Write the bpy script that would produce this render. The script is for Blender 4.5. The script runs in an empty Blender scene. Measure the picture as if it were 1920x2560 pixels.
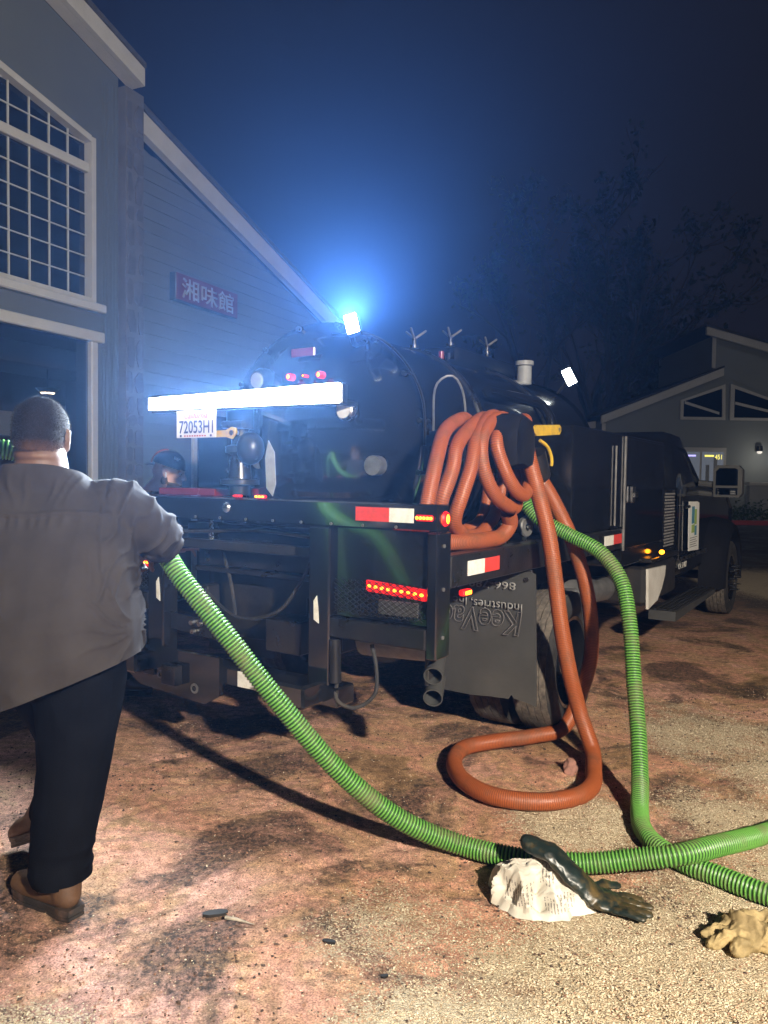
import bpy, bmesh, math, random
import numpy as np
from mathutils import Vector, Matrix, noise as mnoise

random.seed(7)
RNG = np.random.default_rng(7)
scene = bpy.context.scene
col = scene.collection
R = math.radians

# ------------------------------------------------------------------ camera
PITCH, ROLL, EYE = R(2.4), R(0.8), 1.45
_f = Vector((0, math.cos(PITCH), -math.sin(PITCH)))
_r0 = Vector((1, 0, 0)); _u0 = _r0.cross(_f)
_r = _r0 * math.cos(ROLL) + _u0 * math.sin(ROLL)
_u = -_r0 * math.sin(ROLL) + _u0 * math.cos(ROLL)
cam_data = bpy.data.cameras.new('camera')
cam = bpy.data.objects.new('camera', cam_data)
col.objects.link(cam)
cam.matrix_world = Matrix(((_r.x, _u.x, -_f.x, 0), (_r.y, _u.y, -_f.y, 0), (_r.z, _u.z, -_f.z, EYE), (0, 0, 0, 1)))
cam_data.sensor_fit = 'VERTICAL'
cam_data.sensor_height = 24.0
cam_data.lens = 24.0 * 1925.0 / 2560.0
cam_data.clip_start = 0.05
cam_data.clip_end = 600
scene.camera = cam

# ------------------------------------------------------------------ night sky, weak sun added to lift the far building, exposure
world = bpy.data.worlds.new('World'); scene.world = world
world.use_nodes = True
wn = world.node_tree.nodes; wl = world.node_tree.links
wn.clear()
sky = wn.new('ShaderNodeTexSky'); sky.sky_type = 'NISHITA'; sky.sun_disc = False
sky.sun_elevation = R(-4.5); sky.sun_rotation = R(250)
sky.dust_density = 2.0
tint = wn.new('ShaderNodeMix'); tint.data_type = 'RGBA'; tint.inputs[0].default_value = 0.8
tint.inputs[7].default_value = (0.085, 0.068, 0.080, 1)
bg = wn.new('ShaderNodeBackground'); bg.inputs['Strength'].default_value = 0.12
wo = wn.new('ShaderNodeOutputWorld')
wl.new(sky.outputs[0], tint.inputs[6]); wl.new(tint.outputs[2], bg.inputs['Color']); wl.new(bg.outputs[0], wo.inputs['Surface'])

sun_d = bpy.data.lights.new('sun', 'SUN'); sun_d.energy = 0.10; sun_d.angle = R(10); sun_d.color = (1.0, 0.93, 0.82)
sun = bpy.data.objects.new('sun', sun_d); col.objects.link(sun)
sun.rotation_euler = (R(62), 0, R(24))
sun.location = (4, -6, 12)

scene.view_settings.view_transform = 'Standard'
scene.view_settings.look = 'None'
scene.view_settings.exposure = 0.0
scene.view_settings.gamma = 1.0
scene.view_settings.use_curve_mapping = False
scene.render.engine = 'CYCLES'
scene.cycles.use_denoising = True
scene.cycles.use_adaptive_sampling = True
scene.cycles.adaptive_threshold = 0.02
scene.cycles.max_bounces = 6
scene.cycles.diffuse_bounces = 3
scene.cycles.glossy_bounces = 3
scene.cycles.transmission_bounces = 4
scene.cycles.volume_bounces = 0
scene.cycles.transparent_max_bounces = 6
scene.cycles.sample_clamp_indirect = 4.0
scene.cycles.caustics_reflective = False
scene.cycles.caustics_refractive = False

# ------------------------------------------------------------------ material helpers
def _nt(name):
    m = bpy.data.materials.new(name); m.use_nodes = True
    nt = m.node_tree; b = nt.nodes['Principled BSDF']
    return m, nt, b

def mk(nt, kind, **kw):
    n = nt.nodes.new(kind)
    for k, v in kw.items():
        if k in n.inputs: n.inputs[k].default_value = v
        else: setattr(n, k, v)
    return n

def ramp(nt, src, stops):
    n = nt.nodes.new('ShaderNodeValToRGB')
    e = n.color_ramp.elements
    while len(e) < len(stops): e.new(0.5)
    for el, (p, c) in zip(e, stops):
        el.position = p; el.color = (c, c, c, 1) if isinstance(c, (int, float)) else (*c, 1)
    nt.links.new(src, n.inputs[0]); return n

def mixc(nt, fac, a, b, mode='MIX'):
    n = nt.nodes.new('ShaderNodeMix'); n.data_type = 'RGBA'; n.blend_type = mode
    for s, i in ((fac, 0), (a, 6), (b, 7)):
        if isinstance(s, bpy.types.NodeSocket): nt.links.new(s, n.inputs[i])
        elif isinstance(s, (int, float)): n.inputs[i].default_value = s
        else: n.inputs[i].default_value = (*s, 1)
    return n.outputs[2]

def pm(name, c, rough=0.5, metal=0.0, var=0.25, scale=8.0, bump=0.0, bscale=60.0, dirt=None, dirt_amt=0.4, coat=0.0, spec=0.5, rvar=0.15, alpha=None):
    """plain procedural surface: colour broken by noise, optional dirt, fine relief"""
    m, nt, b = _nt(name)
    tc = nt.nodes.new('ShaderNodeTexCoord')
    n1 = mk(nt, 'ShaderNodeTexNoise', Scale=scale, Detail=6.0, Roughness=0.6)
    nt.links.new(tc.outputs['Object'], n1.inputs['Vector'])
    lo = tuple(x * (1 - var) for x in c); hi = tuple(min(1, x * (1 + var)) for x in c)
    rc = ramp(nt, n1.outputs['Fac'], [(0.3, lo), (0.7, hi)]).outputs[0]
    if dirt:
        n2 = mk(nt, 'ShaderNodeTexNoise', Scale=scale * 0.6, Detail=8.0, Roughness=0.7)
        nt.links.new(tc.outputs['Object'], n2.inputs['Vector'])
        f = ramp(nt, n2.outputs['Fac'], [(0.48, 0.0), (0.72, dirt_amt)]).outputs[0]
        rc = mixc(nt, f, rc, dirt)
    nt.links.new(rc, b.inputs['Base Color'])
    rr = ramp(nt, n1.outputs['Fac'], [(0.3, max(0.02, rough - rvar * rough)), (0.7, min(1, rough + rvar * rough))]).outputs[0]
    nt.links.new(rr, b.inputs['Roughness'])
    b.inputs['Metallic'].default_value = metal
    b.inputs['Coat Weight'].default_value = coat
    b.inputs['Coat Roughness'].default_value = 0.06
    b.inputs['Specular IOR Level'].default_value = spec
    if bump:
        n3 = mk(nt, 'ShaderNodeTexNoise', Scale=bscale, Detail=4.0)
        nt.links.new(tc.outputs['Object'], n3.inputs['Vector'])
        bp = mk(nt, 'ShaderNodeBump', Strength=bump, Distance=0.01)
        nt.links.new(n3.outputs['Fac'], bp.inputs['Height']); nt.links.new(bp.outputs[0], b.inputs['Normal'])
    return m

def em(name, c, s):
    m, nt, b = _nt(name)
    b.inputs['Base Color'].default_value = (*[x * 0.5 for x in c], 1)
    b.inputs['Emission Color'].default_value = (*c, 1)
    b.inputs['Emission Strength'].default_value = s
    return m

M = {}
M['paint'] = pm('black_paint', (0.007, 0.0075, 0.009), 0.14, var=0.3, scale=3, dirt=(0.035, 0.030, 0.026), dirt_amt=0.22, coat=0.6, bump=0.02, bscale=14)
M['steel'] = pm('black_steel', (0.010, 0.0105, 0.012), 0.30, var=0.4, scale=9, dirt=(0.045, 0.038, 0.032), dirt_amt=0.35, bump=0.08, bscale=40)
M['frame'] = pm('chassis_black', (0.013, 0.0125, 0.0125), 0.55, var=0.4, scale=9, dirt=(0.06, 0.046, 0.034), dirt_amt=0.45, bump=0.1, bscale=40)
M['rubber'] = pm('tyre_rubber', (0.020, 0.020, 0.021), 0.75, var=0.3, scale=16, dirt=(0.085, 0.068, 0.052), dirt_amt=0.6, bump=0.25, bscale=90)
M['tread'] = pm('tread_dust', (0.13, 0.11, 0.09), 0.9, var=0.4, scale=34, dirt=(0.03, 0.028, 0.026), dirt_amt=0.8, bump=0.5, bscale=110)
M['flap'] = pm('flap_rubber', (0.040, 0.041, 0.040), 0.62, var=0.15, scale=3, dirt=(0.10, 0.09, 0.08), dirt_amt=0.3, bump=0.06, bscale=60)
M['hood'] = pm('black_canvas', (0.009, 0.009, 0.011), 0.75, var=0.3, scale=6, bump=0.1, spec=0.07)
M['chrome'] = pm('worn_steel', (0.52, 0.52, 0.52), 0.28, metal=1.0, var=0.2, scale=20)
M['dullsteel'] = pm('dull_steel', (0.20, 0.20, 0.20), 0.5, metal=0.6, var=0.3, scale=14, bump=0.1)
M['grey'] = pm('grey_cast', (0.30, 0.31, 0.32), 0.55, var=0.2, scale=20, bump=0.1)
M['yellow'] = pm('yellow_paint', (0.55, 0.36, 0.03), 0.45, var=0.2, scale=20, dirt=(0.2, 0.13, 0.05), dirt_amt=0.5)
M['tapew'] = pm('white_reflective', (0.72, 0.72, 0.68), 0.4, var=0.08, scale=40, dirt=(0.4, 0.36, 0.3), dirt_amt=0.5)
M['taper'] = pm('red_reflective', (0.62, 0.05, 0.04), 0.4, var=0.1, scale=40, dirt=(0.3, 0.06, 0.05), dirt_amt=0.5)
M['whitepanel'] = pm('white_panel', (0.62, 0.61, 0.57), 0.5, var=0.1, scale=6, dirt=(0.35, 0.3, 0.25), dirt_amt=0.4)
M['glass'] = pm('dark_glass', (0.006, 0.007, 0.009), 0.05, var=0.1, spec=0.6)
M['mirror'] = pm('mirror_glass', (0.75, 0.78, 0.78), 0.03, metal=1.0, var=0.03)
M['plate'] = pm('plate_white', (0.72, 0.68, 0.68), 0.4, var=0.05)
M['navy'] = pm('plate_ink', (0.035, 0.04, 0.14), 0.5, var=0.05)
M['script'] = pm('plate_script', (0.45, 0.08, 0.10), 0.5, var=0.05)
M['ink'] = pm('print_pale', (0.20, 0.20, 0.195), 0.6, var=0.15)
M['inkdim'] = pm('print_outline', (0.13, 0.12, 0.12), 0.6, var=0.2)
M['redlens'] = em('red_lens', (1.0, 0.012, 0.012), 0.75)
M['redled'] = em('red_led', (1.0, 0.20, 0.012), 9.0)
M['reddim'] = pm('red_plastic', (0.16, 0.012, 0.02), 0.25, var=0.1)
M['amber'] = em('amber_led', (1.0, 0.30, 0.01), 9.0)
M['barlit'] = em('light_bar_led', (0.90, 0.95, 1.0), 14.0)
M['worklit'] = em('work_lamp_led', (0.93, 1.0, 0.94), 30.0)
M['orange'] = None
M['skin'] = pm('skin', (0.115, 0.060, 0.038), 0.6, var=0.15, scale=18, bump=0.06, bscale=120)
M['skin2'] = pm('fair_skin', (0.58, 0.36, 0.26), 0.5, var=0.12, scale=18, bump=0.05, bscale=120)
M['hair'] = pm('cropped_hair', (0.040, 0.032, 0.028), 0.7, var=0.6, scale=55, dirt=(0.13, 0.08, 0.06), dirt_amt=0.55, bump=0.4, bscale=220)
M['trouser'] = pm('black_cotton', (0.0045, 0.005, 0.007), 0.95, spec=0.03, var=0.3, scale=9, bump=0.15, bscale=200)
M['tee'] = pm('dark_tee', (0.012, 0.013, 0.016), 0.9, spec=0.1, var=0.3, scale=9, bump=0.15, bscale=150)
M['leather'] = pm('boot_leather', (0.085, 0.042, 0.020), 0.6, var=0.4, scale=14, dirt=(0.06, 0.04, 0.03), dirt_amt=0.7, bump=0.2, bscale=60)
M['sole'] = pm('boot_sole', (0.022, 0.021, 0.021), 0.5, var=0.3, scale=20, dirt=(0.16, 0.08, 0.05), dirt_amt=0.5, bump=0.2)
M['cap'] = pm('cap_black', (0.014, 0.015, 0.018), 0.45, var=0.6, scale=24, bump=0.2, bscale=60)
M['capstrap'] = pm('cap_strap', (0.36, 0.10, 0.10), 0.5, var=0.1)
M['white'] = pm('white_plastic', (0.8, 0.8, 0.8), 0.3, var=0.04)
M['glove'] = pm('rubber_glove', (0.010, 0.018, 0.017), 0.38, var=0.4, scale=14, dirt=(0.16, 0.10, 0.03), dirt_amt=0.85, bump=0.1, bscale=50)
M['tan'] = pm('tan_leather', (0.34, 0.26, 0.13), 0.8, spec=0.2, var=0.35, scale=16, dirt=(0.13, 0.09, 0.05), dirt_amt=0.8, bump=0.3, bscale=70)
M['wood'] = pm('splinter', (0.38, 0.33, 0.26), 0.7, var=0.4, scale=30)
M['clod'] = pm('soil_clod', (0.26, 0.13, 0.10), 0.95, var=0.4, scale=30, bump=0.6, bscale=80)
M['wall'] = pm('grey_stucco', (0.080, 0.092, 0.098), 0.85, var=0.10, scale=2.5, bump=0.15, bscale=70)
M['siding'] = pm('grey_siding', (0.095, 0.108, 0.118), 0.75, var=0.10, scale=3, bump=0.06, bscale=40)
M['trim'] = pm('white_trim', (0.40, 0.40, 0.385), 0.6, var=0.08, scale=5, dirt=(0.35, 0.33, 0.3), dirt_amt=0.35, bump=0.03)
M['stone'] = pm('veneer_stone', (0.075, 0.075, 0.078), 0.9, var=0.3, scale=5, bump=0.5, bscale=30)
M['mortar'] = pm('mortar', (0.095, 0.095, 0.098), 0.95, var=0.15, bump=0.3)
M['roof'] = pm('shingle', (0.05, 0.048, 0.046), 0.9, var=0.3, scale=20, bump=0.3)
M['signred'] = pm('sign_red', (0.11, 0.018, 0.035), 0.4, var=0.1, scale=3)
M['signside'] = pm('sign_side', (0.03, 0.035, 0.045), 0.4, var=0.1)
M['signchar'] = pm('sign_white', (0.30, 0.30, 0.31), 0.4, var=0.06)
M['room'] = pm('room_wall', (0.10, 0.075, 0.065), 0.8, var=0.2, scale=2)
M['farwall'] = pm('far_wall', (0.25, 0.27, 0.265), 0.85, var=0.08, scale=0.8, bump=0.1)
M['fartrim'] = pm('far_trim', (0.58, 0.57, 0.54), 0.7, var=0.08, scale=1)
M['bark'] = pm('bark', (0.055, 0.045, 0.038), 0.9, var=0.3, scale=4, bump=0.3)
M['leaf'] = pm('leaf', (0.035, 0.045, 0.020), 0.7, var=0.5, scale=1.2)
M['shrub'] = pm('shrub_leaf', (0.05, 0.09, 0.03), 0.7, var=0.5, scale=3)
M['redkerb'] = pm('red_kerb_paint', (0.42, 0.05, 0.06), 0.7, var=0.2, scale=4, dirt=(0.2, 0.1, 0.09), dirt_amt=0.5)
M['concrete'] = pm('concrete', (0.36, 0.36, 0.35), 0.85, var=0.1, scale=3, bump=0.1)
M['lampwarm'] = em('warm_bulb', (1.0, 0.75, 0.5), 9.0)
M['cyan'] = em('cyan_sign', (0.5, 0.45, 1.0), 1.6)
M['yel'] = em('yellow_sign', (1.0, 0.85, 0.15), 1.6)
M['doorlit'] = em('lit_interior', (0.55, 0.62, 0.75), 0.14)
M['poster'] = pm('paper', (0.75, 0.76, 0.74), 0.7, var=0.05)
M['posterg'] = pm('paper_green', (0.30, 0.42, 0.10), 0.7, var=0.1)
M['posterb'] = pm('paper_blue', (0.06, 0.22, 0.32), 0.7, var=0.1)
M['wallcap'] = em('wall_lamp_glass', (1.0, 0.93, 0.82), 0.8)

# ------------------------------------------------------------------ geometry helpers
def v3(p): return Vector(p)

class Geo:
    def __init__(s): s.v = []; s.f = []
    def add(s, vs, fs):
        o = len(s.v); s.v += [tuple(p) for p in vs]; s.f += [tuple(i + o for i in f) for f in fs]; return s
    def box(s, a, b, bev=0.0):
        a, b = [min(p, q) for p, q in zip(a, b)], [max(p, q) for p, q in zip(a, b)]
        if bev <= 0:
            vs = [(x, y, z) for x in (a[0], b[0]) for y in (a[1], b[1]) for z in (a[2], b[2])]
            return s.add(vs, [(0, 1, 3, 2), (4, 6, 7, 5), (0, 4, 5, 1), (2, 3, 7, 6), (0, 2, 6, 4), (1, 5, 7, 3)])
        bev = min([bev] + [(q - p) * 0.45 for p, q in zip(a, b)])
        idx = {}; vs = []
        for i in (0, 1):
            for j in (0, 1):
                for k in (0, 1):
                    full = (b[0] if i else a[0], b[1] if j else a[1], b[2] if k else a[2])
                    ins = (full[0] + (-bev if i else bev), full[1] + (-bev if j else bev), full[2] + (-bev if k else bev))
                    for ax in range(3):
                        p = list(ins); p[ax] = full[ax]
                        idx[(i, j, k, ax)] = len(vs); vs.append(tuple(p))
        fs = []
        for sd in (0, 1):
            fs.append([idx[(sd, j, k, 0)] for j, k in ((0, 0), (1, 0), (1, 1), (0, 1))])
            fs.append([idx[(j, sd, k, 1)] for j, k in ((0, 0), (1, 0), (1, 1), (0, 1))])
            fs.append([idx[(j, k, sd, 2)] for j, k in ((0, 0), (1, 0), (1, 1), (0, 1))])
        for p in (0, 1):
            for q in (0, 1):
                fs.append([idx[(p, q, 0, 0)], idx[(p, q, 1, 0)], idx[(p, q, 1, 1)], idx[(p, q, 0, 1)]])
                fs.append([idx[(p, 0, q, 0)], idx[(p, 1, q, 0)], idx[(p, 1, q, 2)], idx[(p, 0, q, 2)]])
                fs.append([idx[(0, p, q, 1)], idx[(1, p, q, 1)], idx[(1, p, q, 2)], idx[(0, p, q, 2)]])
        for i in (0, 1):
            for j in (0, 1):
                for k in (0, 1):
                    fs.append([idx[(i, j, k, 0)], idx[(i, j, k, 1)], idx[(i, j, k, 2)]])
        return s.add(vs, fs)
    def tube(s, pts, r, seg=12, cap=True):
        P = [v3(p) for p in pts]; n = len(P)
        rr = r if isinstance(r, (list, tuple, np.ndarray)) else [r] * n
        t = [(P[min(i + 1, n - 1)] - P[max(i - 1, 0)]).normalized() for i in range(n)]
        a = t[0].orthogonal().normalized(); vs = []
        for i in range(n):
            a = (a - t[i] * a.dot(t[i]))
            a = a.normalized() if a.length > 1e-6 else t[i].orthogonal().normalized()
            b = t[i].cross(a)
            for k in range(seg):
                an = 2 * math.pi * k / seg
                vs.append(P[i] + (a * math.cos(an) + b * math.sin(an)) * float(rr[i]))
        fs = [(i * seg + k, i * seg + (k + 1) % seg, (i + 1) * seg + (k + 1) % seg, (i + 1) * seg + k) for i in range(n - 1) for k in range(seg)]
        if cap: fs += [tuple(range(seg))[::-1], tuple(range((n - 1) * seg, n * seg))]
        return s.add(vs, fs)
    def cyl(s, p0, p1, r0, r1=None, seg=16, cap=True):
        return s.tube([p0, p1], [r0, r0 if r1 is None else r1], seg, cap)
    def ball(s, c, rad, rot=None, nu=16, nv=10):
        rad = (rad,) * 3 if isinstance(rad, (int, float)) else rad
        vs = []; c = v3(c)
        for j in range(nv + 1):
            th = math.pi * j / nv
            for i in range(nu):
                ph = 2 * math.pi * i / nu
                p = Vector((math.sin(th) * math.cos(ph) * rad[0], math.sin(th) * math.sin(ph) * rad[1], math.cos(th) * rad[2]))
                if rot is not None: p = rot @ p
                vs.append(c + p)
        fs = [(j * nu + i, (j + 1) * nu + i, (j + 1) * nu + (i + 1) % nu, j * nu + (i + 1) % nu) for j in range(nv) for i in range(nu)]
        return s.add(vs, fs)
    def capsule(s, p0, p1, r0, r1, seg=20):
        p0, p1 = v3(p0), v3(p1); d = (p1 - p0)
        if d.length < 1e-6: return s.ball(p0, r0)
        d.normalize(); pts = []; rr = []
        for k in range(5):
            an = math.pi / 2 * (1 - k / 4); pts.append(p0 - d * r0 * math.sin(an)); rr.append(max(1e-4, r0 * math.cos(an)))
        for k in range(5):
            an = math.pi / 2 * k / 4; pts.append(p1 + d * r1 * math.sin(an)); rr.append(max(1e-4, r1 * math.cos(an)))
        return s.tube(pts, rr, seg)
    def chain(s, pts, rs):
        for i in range(len(pts) - 1): s.capsule(pts[i], pts[i + 1], rs[i], rs[i + 1])
        return s
    def prism(s, poly, fn, w0, w1):
        n = len(poly); vs = [fn(a, b, w0) for a, b in poly] + [fn(a, b, w1) for a, b in poly]
        fs = [tuple(range(n))[::-1], tuple(range(n, 2 * n))] + [(i, (i + 1) % n, n + (i + 1) % n, n + i) for i in range(n)]
        return s.add(vs, fs)
    def lathe(s, prof, origin, axis, seg=32, closed=False):
        o, ax = v3(origin), v3(axis).normalized(); a = ax.orthogonal().normalized(); b = ax.cross(a)
        vs = [o + ax * h + (a * math.cos(2 * math.pi * k / seg) + b * math.sin(2 * math.pi * k / seg)) * r for r, h in prof for k in range(seg)]
        n = len(prof); rng = range(n if closed else n - 1)
        fs = [(i * seg + k, i * seg + (k + 1) % seg, ((i + 1) % n) * seg + (k + 1) % seg, ((i + 1) % n) * seg + k) for i in rng for k in range(seg)]
        return s.add(vs, fs)
    def loft(s, rings, cap=True):
        n = len(rings[0]); vs = [p for r in rings for p in r]
        fs = [(i * n + k, i * n + (k + 1) % n, (i + 1) * n + (k + 1) % n, (i + 1) * n + k) for i in range(len(rings) - 1) for k in range(n)]
        if cap: fs += [tuple(range(n))[::-1], tuple(range((len(rings) - 1) * n, len(rings) * n))]
        return s.add(vs, fs)
    def mesh(s, name, smooth=None, merge=True):
        me = bpy.data.meshes.new(name); me.from_pydata(s.v, [], s.f)
        bm = bmesh.new(); bm.from_mesh(me)
        if merge: bmesh.ops.remove_doubles(bm, verts=bm.verts, dist=1e-5)
        bmesh.ops.recalc_face_normals(bm, faces=bm.faces)
        bm.to_mesh(me); bm.free()
        if smooth:
            me.polygons.foreach_set('use_smooth', [True] * len(me.polygons)); me.set_sharp_from_angle(angle=R(smooth))
        return me
    def build(s, name, mat, parent=None, smooth=35, merge=True):
        return link(name, s.mesh(name, smooth, merge), mat, parent)

def link(name, me, mat, parent=None):
    o = bpy.data.objects.new(name, me); col.objects.link(o)
    if mat is not None: me.materials.clear(); me.materials.append(M[mat] if isinstance(mat, str) else mat)
    if parent is not None: o.parent = parent
    return o

def thing(name, loc=(0, 0, 0), rz=0.0, label=None, cat=None, group=None, parent=None):
    o = bpy.data.objects.new(name, None); col.objects.link(o); o.location = loc; o.rotation_euler = (0, 0, rz)
    o.empty_display_size = 0.1
    if parent is not None: o.parent = parent
    return tag(o, label, cat, group)

def tag(o, label=None, cat=None, group=None, kind=None):
    if label: o['label'] = label
    if cat: o['category'] = cat
    if group: o['group'] = group
    if kind: o['kind'] = kind
    return o

def box(name, a, b, mat, parent=None, bev=0.004): return Geo().box(a, b, bev).build(name, mat, parent, smooth=None)

def organic(name, geo, mat, parent=None, voxel=0.01, iters=4, post=None, cut=None, planes=()):
    """merge overlapping forms into one continuous skin"""
    me = bpy.data.meshes.new('tmp'); me.from_pydata(geo.v, [], geo.f)
    bm = bmesh.new(); bm.from_mesh(me); bmesh.ops.recalc_face_normals(bm, faces=bm.faces); bm.to_mesh(me); bm.free()
    o = bpy.data.objects.new('tmp', me); col.objects.link(o)
    r = o.modifiers.new('r', 'REMESH'); r.mode = 'VOXEL'; r.voxel_size = voxel; r.use_smooth_shade = True
    if iters:
        sm = o.modifiers.new('s', 'SMOOTH'); sm.factor = 0.5; sm.iterations = iters
    dg = bpy.context.evaluated_depsgraph_get()
    out = bpy.data.meshes.new_from_object(o.evaluated_get(dg))
    bpy.data.objects.remove(o); bpy.data.meshes.remove(me)
    if post:
        n = len(out.vertices); co = np.empty(n * 3); no = np.empty(n * 3)
        out.vertices.foreach_get('co', co); out.vertices.foreach_get('normal', no)
        co = post(co.reshape(-1, 3), no.reshape(-1, 3)); out.vertices.foreach_set('co', co.ravel())
    if cut:
        bm = bmesh.new(); bm.from_mesh(out)
        bmesh.ops.delete(bm, geom=[v for v in bm.verts if cut(v.co)], context='VERTS')
        bm.to_mesh(out); bm.free()
    if planes:      # clean hems: cut the cloth along planes, each only within its own region
        bm = bmesh.new(); bm.from_mesh(out)
        for pc, pnrm, reg in planes:
            fs_ = [f for f in bm.faces if reg(f.calc_center_median())]
            ge = set(fs_) | {e for f in fs_ for e in f.edges} | {v for f in fs_ for v in f.verts}
            bmesh.ops.bisect_plane(bm, geom=list(ge), plane_co=Vector(pc), plane_no=Vector(pnrm).normalized(), clear_outer=True)
        bm.to_mesh(out); bm.free()
    out.polygons.foreach_set('use_smooth', [True] * len(out.polygons)); out.update()
    out.name = name
    return link(name, out, mat, parent)

def text(name, body, mat, parent, origin, xaxis, yaxis, height, width=None, depth=0.002, shear=0.0, offset=0.0, outline=0.0):
    c = bpy.data.curves.new(name, 'FONT'); c.body = body; c.size = 1.0; c.shear = shear; c.offset = offset
    c.extrude = 0.0; c.resolution_u = 4
    if outline: c.fill_mode = 'NONE'; c.bevel_depth = outline; c.bevel_resolution = 0
    o = bpy.data.objects.new(name, c); col.objects.link(o)
    me = bpy.data.meshes.new_from_object(o.evaluated_get(bpy.context.evaluated_depsgraph_get()))
    bpy.data.objects.remove(o); bpy.data.curves.remove(c)
    n = len(me.vertices); co = np.empty(n * 3); me.vertices.foreach_get('co', co); co = co.reshape(-1, 3)
    lo, hi = co.min(0), co.max(0); sy = height / (hi[1] - lo[1]); sx = (width / (hi[0] - lo[0])) if width else sy
    X, Y, O_ = v3(xaxis), v3(yaxis), v3(origin); N = X.cross(Y)
    X, Y, N, O_ = map(np.array, (X, Y, N, O_))
    co2 = O_ + np.outer((co[:, 0] - lo[0]) * sx, X) + np.outer((co[:, 1] - lo[1]) * sy, Y) + np.outer(co[:, 2] * sy, N)
    me.vertices.foreach_set('co', co2.ravel())
    if depth and not outline:
        bm = bmesh.new(); bm.from_mesh(me)
        ex = bmesh.ops.extrude_face_region(bm, geom=list(bm.faces))
        bmesh.ops.translate(bm, verts=[g for g in ex['geom'] if isinstance(g, bmesh.types.BMVert)], vec=Vector(N) * depth)
        bmesh.ops.recalc_face_normals(bm, faces=bm.faces); bm.to_mesh(me); bm.free()
    me.update()
    return link(name, me, mat, parent)

def smooth_path(pts, step):
    """Catmull-Rom through pts, resampled at even arc steps"""
    P = np.array(pts, float); P = np.vstack([2 * P[0] - P[1], P, 2 * P[-1] - P[-2]]); out = []
    for i in range(1, len(P) - 2):
        p0, p1, p2, p3 = P[i - 1:i + 3]
        L = np.linalg.norm(p2 - p1); n = max(8, int(L / step * 2))
        t = np.linspace(0, 1, n, endpoint=False)[:, None]
        a = np.array([np.linalg.norm(p1 - p0), np.linalg.norm(p2 - p1), np.linalg.norm(p3 - p2)]) ** 0.5 + 1e-6
        m1 = (p2 - p1) + a[1] * ((p1 - p0) / a[0] - (p2 - p0) / (a[0] + a[1])); m2 = (p2 - p1) + a[1] * ((p3 - p2) / a[2] - (p3 - p1) / (a[1] + a[2]))
        out.append((2 * t**3 - 3 * t**2 + 1) * p1 + (t**3 - 2 * t**2 + t) * m1 + (-2 * t**3 + 3 * t**2) * p2 + (t**3 - t**2) * m2)
    out = np.vstack(out + [P[-2:-1]])
    d = np.r_[0, np.cumsum(np.linalg.norm(np.diff(out, axis=0), axis=1))]
    s = np.arange(0, d[-1], step)
    return np.stack([np.interp(s, d, out[:, k]) for k in range(3)], 1)

def ribbed(pts, r, pitch, amp, seg=14, per=4, shape='round'):
    """corrugated hose swept along pts; returns vertices, faces"""
    P = smooth_path(pts, pitch / per); n = len(P)
    T = np.gradient(P, axis=0); T /= np.linalg.norm(T, axis=1)[:, None]
    a = np.cross(T[0], (0.3, 0.2, 1.0)); a /= np.linalg.norm(a); A = np.empty_like(P)
    for i in range(n):
        a = a - T[i] * (a @ T[i]); a /= np.linalg.norm(a); A[i] = a
    Bv = np.cross(T, A); ph = np.arange(n) / per * 2 * math.pi
    w = np.cos(ph); w = np.sign(w) * np.abs(w) ** 0.6 if shape == 'square' else w
    rr = r + amp * w
    an = np.arange(seg) / seg * 2 * math.pi
    V = P[:, None] + (A[:, None] * np.cos(an)[None, :, None] + Bv[:, None] * np.sin(an)[None, :, None]) * rr[:, None, None]
    i = np.arange(n - 1)[:, None] * seg; k = np.arange(seg)[None]
    F = np.stack([i + k, i + (k + 1) % seg, i + seg + (k + 1) % seg, i + seg + k], -1).reshape(-1, 4)
    return V.reshape(-1, 3), F, w

def hose(name, pts, mat, parent=None, r=0.04, pitch=0.01, amp=0.002, seg=14, per=4, shape='round'):
    V, F, w = ribbed(pts, r, pitch, amp, seg, per, shape)
    me = bpy.data.meshes.new(name); me.from_pydata(V.tolist(), [], F.tolist())
    me.polygons.foreach_set('use_smooth', [True] * len(me.polygons))
    at = me.attributes.new('rib', 'FLOAT', 'POINT'); at.data.foreach_set('value', np.repeat(w * 0.5 + 0.5, seg))
    me.validate(); me.update()
    return link(name, me, mat, parent)

# value noise for terrain and masks
_TAB = RNG.random((256, 256))
def vnoise(x, y):
    xi = np.floor(x).astype(int); yi = np.floor(y).astype(int); fx = x - xi; fy = y - yi
    fx = fx * fx * (3 - 2 * fx); fy = fy * fy * (3 - 2 * fy)
    g = lambda a, b: _TAB[a % 256, b % 256]
    return (g(xi, yi) * (1 - fx) + g(xi + 1, yi) * fx) * (1 - fy) + (g(xi, yi + 1) * (1 - fx) + g(xi + 1, yi + 1) * fx) * fy
def fbm(x, y, o=5):
    s = 0; a = 0.5; t = 0
    for k in range(o): s = s + a * vnoise(x * 2**k + 17 * k, y * 2**k + 31 * k); t += a; a *= 0.55
    return s / t

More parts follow.
